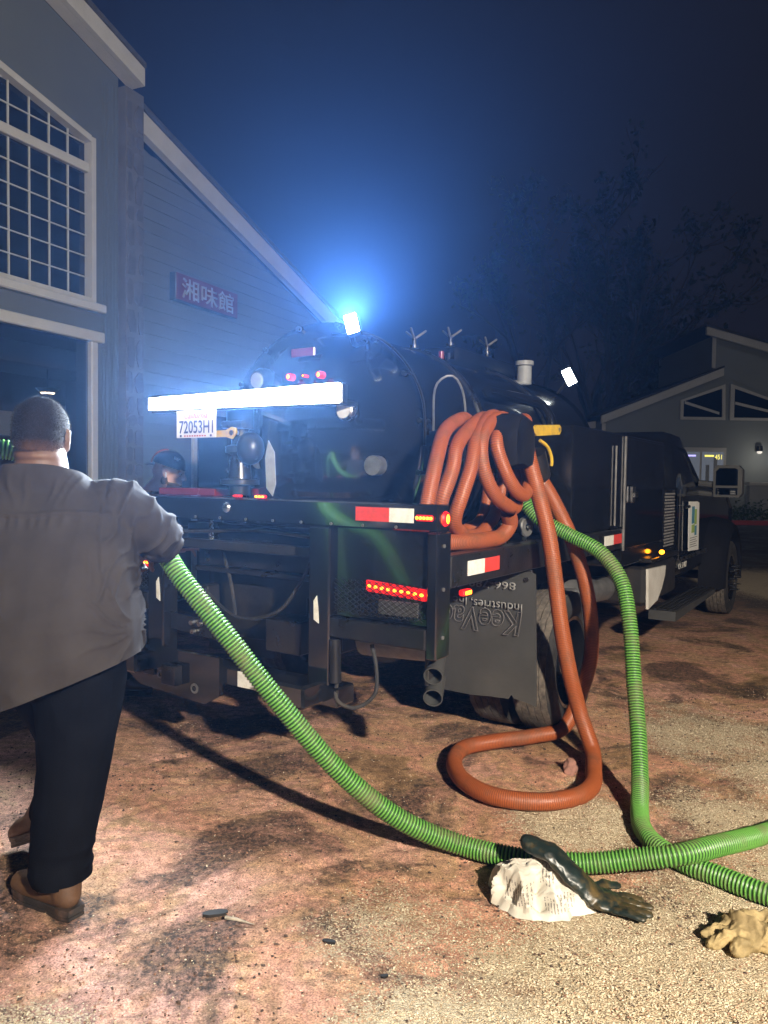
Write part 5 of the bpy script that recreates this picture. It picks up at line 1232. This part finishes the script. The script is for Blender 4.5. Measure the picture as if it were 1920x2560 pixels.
# short bristles over the scalp
hs = bpy.data.objects[[o.name for o in P1.children if o.name.startswith('hair')][0]].data
nv_ = len(hs.vertices); co = np.empty(nv_ * 3); no = np.empty(nv_ * 3); hs.vertices.foreach_get('co', co); hs.vertices.foreach_get('normal', no)
co, no = co.reshape(-1, 3), no.reshape(-1, 3); ii = RNG.integers(0, nv_, 14000)
p_ = co[ii] + RNG.normal(size=(14000, 3)) * 0.0025; d_ = no[ii] + RNG.normal(size=(14000, 3)) * 0.35 + np.array((0, 0, -0.35)); d_ /= np.linalg.norm(d_, axis=1)[:, None]
w_ = np.cross(d_, RNG.normal(size=(14000, 3))); w_ /= np.linalg.norm(w_, axis=1)[:, None]
L_ = RNG.uniform(0.003, 0.0065, (14000, 1)); V_ = np.stack([p_ - w_ * 0.0005, p_ + w_ * 0.0005, p_ + d_ * L_], 1).reshape(-1, 3)
me = bpy.data.meshes.new('hair_bristles'); me.from_pydata(V_.tolist(), [], np.arange(42000).reshape(-1, 3).tolist()); me.update()
tag(link('hair_bristles', me, pm('bristle', (0.012, 0.010, 0.009), 0.6, var=0.5, scale=90), P1), kind='stuff')
# shirt
g = Geo()
g.loft(torso_rings([(0.52, -0.045, -0.01, 0.262, 0.215), (0.70, -0.045, -0.02, 0.268, 0.228), (0.85, -0.045, -0.025, 0.274, 0.240), (1.00, -0.045, -0.02, 0.270, 0.238), (1.12, -0.05, -0.005, 0.262, 0.220),
                    (1.24, -0.055, 0.01, 0.256, 0.188), (1.33, -0.07, 0.025, 0.240, 0.155), (1.395, -0.085, 0.028, 0.195, 0.124), (1.435, -0.10, 0.018, 0.148, 0.116), (1.475, -0.108, 0.008, 0.114, 0.108), (1.52, -0.112, 0.004, 0.106, 0.104)]))
g.chain([(0.06, 0.04, 1.345), SH, (0.19, 0.10, 1.295), (0.238, 0.155, 1.248), (0.222, 0.225, 1.220), (0.19, 0.30, 1.20)], [0.088, 0.100, 0.096, 0.090, 0.080, 0.07])
g.chain([(-0.22, 0.04, 1.345), SL_, (-0.38, 0.12, 1.30), EL_], [0.085, 0.100, 0.098, 0.095])
def shirt_fold(P, N):
    rid = lambda q: 1.0 - np.abs(q)
    n1 = fold_noise(P, 7, 7, 3.2, 1.7); n2 = fold_noise(P, 14, 14, 6.5, 5.1); n3 = fold_noise(P, 3.0, 3.0, 8.0, 9.3); n4 = fold_noise(P, 9.0, 6.0, 1.3, 3.9)
    # creases fanning from the right waist
    an = np.array((0.235, -0.06, 0.95)); d = P - an; r = np.linalg.norm(d, axis=1); th = np.arctan2(d[:, 2], -d[:, 0])
    radial = (rid(np.sin(th * 5.5 + 2.5 * n1)) ** 3 - 0.4) * np.exp(-((r - 0.10) / 0.11) ** 2) * np.clip(r / 0.09, 0, 1) ** 2 * np.clip((P[:, 0] + 0.12) / 0.05, 0, 1)
    # rings round the sleeve
    arm = np.array((0.66, 0.42, -0.62)); a_ = (P - np.array(SH)) @ arm
    w = np.clip((P[:, 0] - 0.10) / 0.06, 0, 1) * (P[:, 2] > 1.05)
    sleeve = (rid(np.sin(a_ * 46 + 3.5 * n1 + 2 * n2)) ** 2.2 - 0.45) * w
    seam = -np.exp(-((P[:, 0] - 0.125 - 0.15 * (1.34 - P[:, 2])) / 0.008) ** 2) * (P[:, 2] > 1.14)
    # gathers below collar and yoke
    col_ = (rid(np.sin(P[:, 0] * 62 + 4 * n1 + 3 * n2)) ** 2 - 0.5) * np.exp(-((P[:, 2] - 1.405) / 0.040) ** 2)
    zy = 1.325 + 0.03 * P[:, 0] + 0.006 * n1
    yoke = np.exp(-((P[:, 2] - zy) / 0.006) ** 2) * (N[:, 1] < 0) * (P[:, 0] < 0.15)
    gath = (rid(np.sin(P[:, 0] * 80 + 5 * n1)) - 0.5) * np.exp(-((P[:, 2] - zy + 0.022) / 0.020) ** 2) * (N[:, 1] < 0) * (P[:, 0] < 0.15)
    low = np.clip((1.05 - P[:, 2]) / 0.25, 0, 1)
    disp = 0.015 * radial + 0.014 * sleeve + 0.007 * seam + 0.008 * col_ + 0.006 * yoke + 0.006 * gath + 0.012 * n4 + 0.009 * (0.5 - np.abs(n1)) + 0.004 * n2 + low * 0.016 * (0.5 - np.abs(n3))
    return P + N * disp[:, None]
sw = (Vector((0.238, 0.155, 1.215)) - Vector((0.19, 0.10, 1.275))).normalized()
shm, nt, b = _nt('grey_shirt')
tc = nt.nodes.new('ShaderNodeTexCoord'); n1 = mk(nt, 'ShaderNodeTexNoise', Scale=5.0, Detail=7.0, Roughness=0.6); nt.links.new(tc.outputs['Object'], n1.inputs['Vector'])
nt.links.new(ramp(nt, n1.outputs['Fac'], [(0.3, (0.031, 0.028, 0.029)), (0.7, (0.044, 0.040, 0.041))]).outputs[0], b.inputs['Base Color'])
wv = mk(nt, 'ShaderNodeTexNoise', Scale=420.0, Detail=2.0); nt.links.new(tc.outputs['Object'], wv.inputs['Vector'])
bp = mk(nt, 'ShaderNodeBump', Strength=0.25, Distance=0.002); nt.links.new(wv.outputs['Fac'], bp.inputs['Height']); nt.links.new(bp.outputs[0], b.inputs['Normal'])
b.inputs['Roughness'].default_value = 0.95; b.inputs['Specular IOR Level'].default_value = 0.05
M['shirt'] = shm
hem_n = Vector((0.40, 0.0, -1.0))
organic('shirt', g, 'shirt', P1, 0.007, 5, shirt_fold, None, [
    ((-0.03, 0, 0.755), hem_n, lambda c_: c_.z < 1.1),
    (Vector((0.21, 0.255, 1.195)), (-0.3, 1.0, -0.05), lambda c_: c_.x > 0.10 and c_.y > 0.03 and c_.z > 1.0 and (c_ - Vector((0.25, 0.17, 1.2))).length < 0.2),
    (Vector(EL_) + Vector((-0.08, 0.05, -0.02)), (-0.18, 0.12, -0.05), lambda c_: c_.x < -0.44),
    ((0, 0, 1.462), (0.0, 0.25, 1), lambda c_: c_.z > 1.38)])
# trousers
g = Geo().ball((-0.045, -0.01, 0.88), (0.235, 0.195, 0.20), None, 24, 16)
g.chain([(0.03, -0.01, 0.78), (0.015, -0.035, 0.48), (-0.005, -0.075, 0.26), (-0.012, -0.088, 0.135)], [0.152, 0.116, 0.100, 0.094])
g.chain([(-0.12, 0.03, 0.80), (-0.115, 0.22, 0.50), (-0.13, 0.22, 0.30), (-0.15, 0.20, 0.22)], [0.14, 0.105, 0.09, 0.085])
def tr_fold(P, N):
    n1 = fold_noise(P, 9, 9, 5, 3.3); n2 = fold_noise(P, 5, 5, 16, 7.7); lo = np.clip((0.42 - P[:, 2]) / 0.3, 0, 1)
    return P + N * (0.008 * (0.5 - np.abs(n1)) + 0.016 * lo * (0.5 - np.abs(n2)))[:, None]
organic('trousers', g, 'trouser', P1, 0.009, 4, tr_fold, lambda co: (co.z < 0.098 + 0.10 * (co.x + 0.10) and co.y < 0.08) or (co.z < 0.19 and co.y > 0.08))
boot(P1, (0.052, -0.125), (-0.205, 0.03), gz(-1.05, 2.5) - 0.002, (-0.005, -0.07, 0.24), 0.0, 1.08)
boot(P1, (-0.135, 0.20), (-0.36, 0.32), 0.13, (-0.145, 0.20, 0.31), R(24), 1.0)

# --- the man beyond the truck, in profile
P2_ = thing('person', (-1.72, 5.20, 0), 0, 'man in a black cap in profile behind the truck rail, wearing a dark tee', 'person')
HC2 = (0.265, 0.03, 1.487); HQ2 = frame((0.95, -0.06, -0.22), (0.2, 0, 1))
g = Geo(); T2 = head_forms(g, HC2, HQ2, 1.02, 0.062, (0.14, 0.02, 1.33))
g.loft(torso_rings([(0.80, 0.0, 0, 0.13, 0.17), (1.0, 0.03, 0, 0.14, 0.17), (1.2, 0.08, 0, 0.13, 0.18), (1.30, 0.11, 0.01, 0.10, 0.16), (1.36, 0.13, 0.02, 0.06, 0.07)]))
for s in (1, -1):
    g.chain([(0.11, 0.20 * s, 1.27), (0.20, 0.25 * s, 1.03), (0.40, 0.16 * s, 0.98)], [0.055, 0.043, 0.030])
    hand_forms(g, (0.405, 0.16 * s, 0.98), (1, -0.2 * s, 0.05), (0, 0, -1), s, 0.35)
    g.chain([(0.0, 0.10 * s, 0.84), (0.03, 0.11 * s, 0.46), (0.0, 0.12 * s, 0.10)], [0.085, 0.06, 0.045])
organic('body', g, 'skin2', P2_, 0.0065, 3)
for s in (1, -1): Geo().ball(T2((0.080, 0.031 * s, -0.001)), 0.0105, None, 10, 8).build('eye', 'white', P2_)
for s in (1, -1): Geo().ball(T2((0.0885, 0.031 * s, -0.002)), 0.005, None, 8, 6).build('iris', 'tee', P2_)
bd = Geo().ball((0.034, 0, -0.083), (0.0645, 0.0605, 0.042), None, 24, 16).capsule((-0.005, 0.06, -0.05), (-0.005, 0.06, -0.07), 0.02, 0.022).capsule((-0.005, -0.06, -0.05), (-0.005, -0.06, -0.07), 0.02, 0.022).capsule((0.062, 0.018, -0.108), (0.062, -0.018, -0.108), 0.030, 0.030)
bd.v = [tuple(T2(p)) for p in bd.v]
organic('beard', bd, 'hair', P2_, 0.006, 2)
cg = Geo().ball((-0.012, 0, 0.040), (0.108, 0.088, 0.098), None, 32, 20)
cg.v = [tuple(T2((x, y, z))) for x, y, z in cg.v]
iq2 = HQ2.inverted()
def ccut(co):
    p = (iq2 @ (co - v3(HC2))) / 1.02; return p.z < 0.028 - 0.10 * p.x
cap = organic('cap', cg, 'cap', P2_, 0.006, 1, lambda P, N: P + N * (0.003 * (0.5 - np.abs(fold_noise(P, 30, 30, 30, 2.2))))[:, None], ccut)
br = Geo().loft([[tuple(T2((-0.095 - r_ * (1 - (a / 1.2) ** 2 * 0.55), 0.085 * math.sin(a) , 0.028 - 0.25 * r_ + dz))) for a in np.linspace(-1.1, 1.1, 11)] + [tuple(T2((-0.092, 0.08 * math.sin(a), 0.03 + dz))) for a in np.linspace(1.1, -1.1, 11)] for r_, dz in ((0.075, 0.0), (0.075, 0.004))])
br.build('cap_brim', 'cap', cap, None)
Geo().tube([tuple(T2((-0.012 + 0.112 * math.cos(a) * 1.0, -0.035, 0.040 + 0.100 * math.sin(a)))) for a in np.linspace(R(100), R(186), 14)], 0.005, 6).build('cap_strap', 'capstrap', cap)
text('cap_lettering', 'uer', 'white', cap, T2((0.030, -0.078, 0.088)), HQ2 @ Vector((0.85, 0.35, -0.25)).normalized(), HQ2 @ Vector((0.1, 0.45, 0.9)).normalized(), 0.020, 0.040, 0.004, offset=0.03)
Geo().capsule(T2((0.006, -0.090, -0.012)), T2((0.012, -0.088, -0.040)), 0.0055, 0.0035, 8).build('earbud', 'white', P2_)
g = Geo().loft(torso_rings([(0.82, 0.0, 0, 0.155, 0.195), (1.0, 0.03, 0, 0.165, 0.195), (1.2, 0.08, 0, 0.15, 0.205), (1.30, 0.11, 0.01, 0.12, 0.18), (1.365, 0.135, 0.02, 0.085, 0.09)]))
for s in (1, -1): g.chain([(0.10, 0.14 * s, 1.28), (0.11, 0.20 * s, 1.27), (0.17, 0.24 * s, 1.12)], [0.075, 0.078, 0.070])
organic('tee_shirt', g, 'tee', P2_, 0.011, 4, lambda P, N: P + N * (0.008 * (0.5 - np.abs(fold_noise(P, 8, 8, 5, 4.1))))[:, None], lambda co: co.z > 1.355 or co.z < 0.83)
g = Geo().ball((0.0, 0, 0.86), (0.15, 0.18, 0.12), None, 20, 14)
for s in (1, -1): g.chain([(0.0, 0.09 * s, 0.82), (0.03, 0.11 * s, 0.46), (0.0, 0.12 * s, 0.14)], [0.105, 0.08, 0.07])
organic('trousers', g, 'trouser', P2_, 0.011, 4, None, lambda co: co.z < 0.10)
for s in (1, -1): boot(P2_, (-0.09, 0.12 * s), (0.18, 0.10 * s + 0.02 * s), 0.0, (0.0, 0.12 * s, 0.2), 0.0, 0.95)

# ------------------------------------------------------------------ litter on the ground
# crumpled absorbent bag
bgm, nt, b = _nt('printed_bag')
tc = nt.nodes.new('ShaderNodeTexCoord'); sp = nt.nodes.new('ShaderNodeSeparateXYZ'); nt.links.new(tc.outputs['Object'], sp.inputs[0])
def m2(op, a, c=0.0, clamp=False):
    n = nt.nodes.new('ShaderNodeMath'); n.operation = op; n.use_clamp = clamp
    for s, i in ((a, 0), (c, 1)):
        if isinstance(s, (int, float)): n.inputs[i].default_value = s
        else: nt.links.new(s, n.inputs[i])
    return n.outputs[0]
def band(v, lo_, hi_): return m2('MULTIPLY', m2('GREATER_THAN', v, lo_), m2('LESS_THAN', v, hi_))
X_, Y_, Z_ = sp.outputs
rowp = m2('FRACT', m2('MULTIPLY', m2('ADD', X_, m2('MULTIPLY', Z_, 0.2)), 95.0))
rows = m2('LESS_THAN', rowp, 0.42)
wn_ = mk(nt, 'ShaderNodeTexNoise', Scale=1.0, Detail=3.0); mpn = nt.nodes.new('ShaderNodeMapping'); mpn.inputs['Scale'].default_value = (95, 40, 160); nt.links.new(tc.outputs['Object'], mpn.inputs['Vector']); nt.links.new(mpn.outputs[0], wn_.inputs['Vector'])
ink = m2('MULTIPLY', rows, m2('GREATER_THAN', wn_.outputs['Fac'], 0.47))
blk = m2('MAXIMUM', m2('MULTIPLY', band(X_, -0.10, -0.005), band(Z_, 0.03, 0.09)), m2('MAXIMUM', m2('MULTIPLY', band(X_, 0.015, 0.06), band(Z_, 0.085, 0.14)), m2('MULTIPLY', band(X_, 0.03, 0.13), band(Z_, 0.02, 0.06))))
ink = m2('MULTIPLY', ink, blk)
n1 = mk(nt, 'ShaderNodeTexNoise', Scale=9.0, Detail=6.0); nt.links.new(tc.outputs['Object'], n1.inputs['Vector'])
pc = ramp(nt, n1.outputs['Fac'], [(0.3, (0.46, 0.42, 0.35)), (0.7, (0.62, 0.59, 0.52))]).outputs[0]
pc = mixc(nt, m2('MULTIPLY', ink, 0.8), pc, (0.10, 0.09, 0.09))
bl_ = m2('MULTIPLY', band(X_, 0.03, 0.16), m2('GREATER_THAN', Z_, 0.150))
wv = mk(nt, 'ShaderNodeTexNoise', Scale=55.0, Detail=2.0); nt.links.new(tc.outputs['Object'], wv.inputs['Vector'])
bl_ = m2('MULTIPLY', bl_, m2('GREATER_THAN', wv.outputs['Fac'], 0.45))
pc = mixc(nt, bl_, pc, (0.04, 0.05, 0.38))
ye_ = m2('MULTIPLY', band(X_, -0.02, 0.028), m2('GREATER_THAN', Z_, 0.160)); pc = mixc(nt, ye_, pc, (0.62, 0.50, 0.03))
nt.links.new(pc, b.inputs['Base Color']); b.inputs['Roughness'].default_value = 0.55
M['bag'] = bgm
bag = Geo(); nr, na = 34, 96
def bag_pt(r, a):
    c_, s_ = math.cos(a), math.sin(a)
    edge = 1 + 0.10 * math.sin(3 * a + 0.7) + 0.06 * math.sin(7 * a + 2.1) + 0.03 * math.sin(13 * a)
    x, y = 0.178 * r * c_ * edge, 0.115 * r * s_ * edge
    h = (1 - r ** 3.2) ** 0.75 * (0.105 + 0.045 * s_ * r + 0.04 * math.exp(-((x - 0.06) / 0.06) ** 2 - ((y - 0.06) / 0.05) ** 2) + 0.03 * math.exp(-((x + 0.09) / 0.05) ** 2))
    q = Vector((x, y, h)); n1_ = mnoise.noise(q * 9 + Vector((2, 1, 0))); n2_ = mnoise.noise(q * 17 + Vector((5, 3, 1))); n3_ = mnoise.noise(Vector((x * 14 + y * 9, (y - x * 0.6) * 40, 3.3)))
    cr = 0.060 * (0.2 - abs(n1_)) + 0.034 * (0.2 - abs(n2_)) + 0.012 * (0.2 - abs(n3_))
    k = min(1, (1 - r) * 4)
    return (x + 0.6 * cr * c_, y + 0.6 * cr * s_, max(0.001, h + cr * k * 1.3))
vs = [bag_pt(0.0, 0.0)] + [bag_pt((i_ + 1) / nr, 2 * math.pi * k_ / na) for i_ in range(nr) for k_ in range(na)]
fs = [(0, 1 + k_, 1 + (k_ + 1) % na) for k_ in range(na)] + [(1 + i_ * na + k_, 1 + (i_ + 1) * na + k_, 1 + (i_ + 1) * na + (k_ + 1) % na, 1 + i_ * na + (k_ + 1) % na) for i_ in range(nr - 1) for k_ in range(na)]
bag.add(vs, fs)
bo = bag.build('absorbent_bag', 'bag', None, 22); bo.location = (0.545, 2.61, -0.004); bo.rotation_euler = (0, 0, R(-16))
tag(bo, 'crumpled white printed bag lying against the green hose', 'bag')
def flatten(P, line, n, k):
    """squash limp cloth towards its own centre line along n"""
    L = np.array(line, float); n = np.array(n, float); n /= np.linalg.norm(n); best = np.full(len(P), 1e9); C = np.zeros_like(P)
    for a, b_ in zip(L[:-1], L[1:]):
        t = np.clip(((P - a) @ (b_ - a)) / ((b_ - a) @ (b_ - a)), 0, 1); c = a + t[:, None] * (b_ - a); d = np.linalg.norm(P - c, axis=1); m = d < best; best[m] = d[m]; C[m] = c[m]
    h = (P - C) @ n
    return P - np.outer(h * (1 - k), n)
# long rubber glove draped over it
gl_line = [(0.535, 2.66, 0.175), (0.60, 2.625, 0.160), (0.675, 2.59, 0.095), (0.735, 2.57, 0.040), (0.80, 2.55, 0.026), (0.92, 2.50, 0.020)]
g = Geo().chain(gl_line[:4], [0.040, 0.044, 0.046, 0.046]); g.ball((0.765, 2.562, 0.034), (0.060, 0.052, 0.034))
for o_, L_ in ((0.050, 0.095), (0.020, 0.12), (-0.012, 0.12), (-0.042, 0.10)):
    p0 = Vector((0.79 + 0.2 * o_, 2.552 + o_ * 0.75, 0.028)); d_ = Vector((0.88, -0.36 + o_ * 4.5, 0.0)).normalized(); g.chain([p0, p0 + d_ * L_ * 0.5 + Vector((0, 0, 0.006)), p0 + d_ * L_], [0.0150, 0.0140, 0.0120])
g.chain([(0.745, 2.60, 0.045), (0.79, 2.645, 0.045), (0.835, 2.655, 0.030)], [0.018, 0.015, 0.012])
go = organic('rubber_glove', g, 'glove', None, 0.005, 2, lambda P, N: flatten(P + N * (0.011 * (0.5 - np.abs(fold_noise(P, 18, 18, 18, 6.6))) + 0.005 * (0.5 - np.abs(fold_noise(P, 40, 40, 40, 1.6))))[:, None], gl_line, (0.3, -0.25, 0.9), 0.5))
tag(go, 'long black rubber glove smeared with mud, draped over the white bag', 'glove')
# tan leather glove crumpled at the right
def crumple(P, N):
    a1 = fold_noise(P, 13, 13, 13, 8.8); a2 = fold_noise(P, 30, 30, 30, 2.8); a3 = fold_noise(P, 110, 110, 110, 1.1)
    Q = P + N * (0.040 * (0.16 - np.abs(a1)) + 0.015 * (0.2 - np.abs(a2)) + 0.0015 * a3)[:, None]
    Q[:, 2] = np.maximum(Q[:, 2], 0.002); return Q
g = Geo().ball((1.27, 2.37, 0.035), (0.115, 0.085, 0.062), None, 32, 20).ball((1.17, 2.385, 0.035), (0.085, 0.070, 0.060), None, 32, 20)
for pts_ in ([(1.15, 2.40, 0.035), (1.09, 2.405, 0.045), (1.05, 2.39, 0.018)], [(1.15, 2.37, 0.04), (1.085, 2.355, 0.045), (1.045, 2.345, 0.016)], [(1.17, 2.34, 0.03), (1.12, 2.315, 0.028), (1.09, 2.305, 0.014)]):
    g.chain(pts_, [0.030, 0.024, 0.018])
to = organic('leather_glove', g, 'tan', None, 0.0042, 1, crumple)
tag(to, 'crumpled tan leather glove on pale granules at the right edge', 'glove')
# splinter and clods
g = Geo().tube([(-0.50, 2.462, 0.012), (-0.46, 2.448, 0.014), (-0.40, 2.430, 0.008)], [0.006, 0.005, 0.001], 6)
tag(g.build('wood_splinter', 'wood', None, None), 'pale pointed splinter lying on dark dirt near the boot', 'splinter')
g = Geo().ball((0.945, 3.775, 0.03), (0.035, 0.04, 0.05)).ball((0.93, 3.75, 0.015), (0.03, 0.03, 0.03))
o = organic('soil_clod', g, 'clod', None, 0.006, 1, lambda P, N: P + N * (0.012 * fold_noise(P, 45, 45, 45, 3.0))[:, None]); tag(o, 'upright clod of dirt inside the orange hose loop', 'clod')
def flake(x, y, a, L, w, label):
    g = Geo(); n_ = 9; pts_ = []
    for k in range(n_):
        an = 2 * math.pi * k / n_; rr_ = RNG.uniform(0.6, 1.1); u_, w_ = L * math.cos(an) * rr_, w * math.sin(an) * rr_
        pts_.append((x + u_ * math.cos(a) - w_ * math.sin(a), y + u_ * math.sin(a) + w_ * math.cos(a)))
    z0_ = gz(x, y); g.prism(pts_, lambda p_, q_, c_: (p_, q_, c_), z0_ - 0.002, z0_ + 0.007); o = g.build('tar_flake', 'frame', None, None); tag(o, label, 'debris')
flake(-0.54, 2.50, 0.2, 0.05, 0.018, 'black flake of debris beside the pale splinter'); flake(-0.15, 2.36, -0.3, 0.03, 0.012, 'small black flake on dirt in front of the bag')
flake(0.02, 2.20, 0.5, 0.014, 0.009, 'tiny black chip on the dirt near the pale granules')

# ------------------------------------------------------------------ blue volume added to imitate lens glare round the lamps
hz = bpy.data.meshes.new('glare_haze'); hzg = Geo().box((-22, -7, -1.0), (34, 56, 19.5)); hz.from_pydata(hzg.v, [], hzg.f)
hm = bpy.data.materials.new('glare_haze'); hm.use_nodes = True; nt = hm.node_tree; nt.nodes.clear()
pv = nt.nodes.new('ShaderNodeVolumePrincipled'); out = nt.nodes.new('ShaderNodeOutputMaterial'); nt.links.new(pv.outputs[0], out.inputs['Volume'])
pv.inputs['Color'].default_value = (0.24, 0.48, 1.0, 1); pv.inputs['Density'].default_value = 0.0037; pv.inputs['Anisotropy'].default_value = 0.74
ho = link('glare_haze', hz, hm); tag(ho, kind='stuff'); ho['label'] = 'thin blue volume added to imitate lens glare round the lamps'
bm = bmesh.new(); bm.from_mesh(hz); bmesh.ops.recalc_face_normals(bm, faces=bm.faces); bm.to_mesh(hz); bm.free()
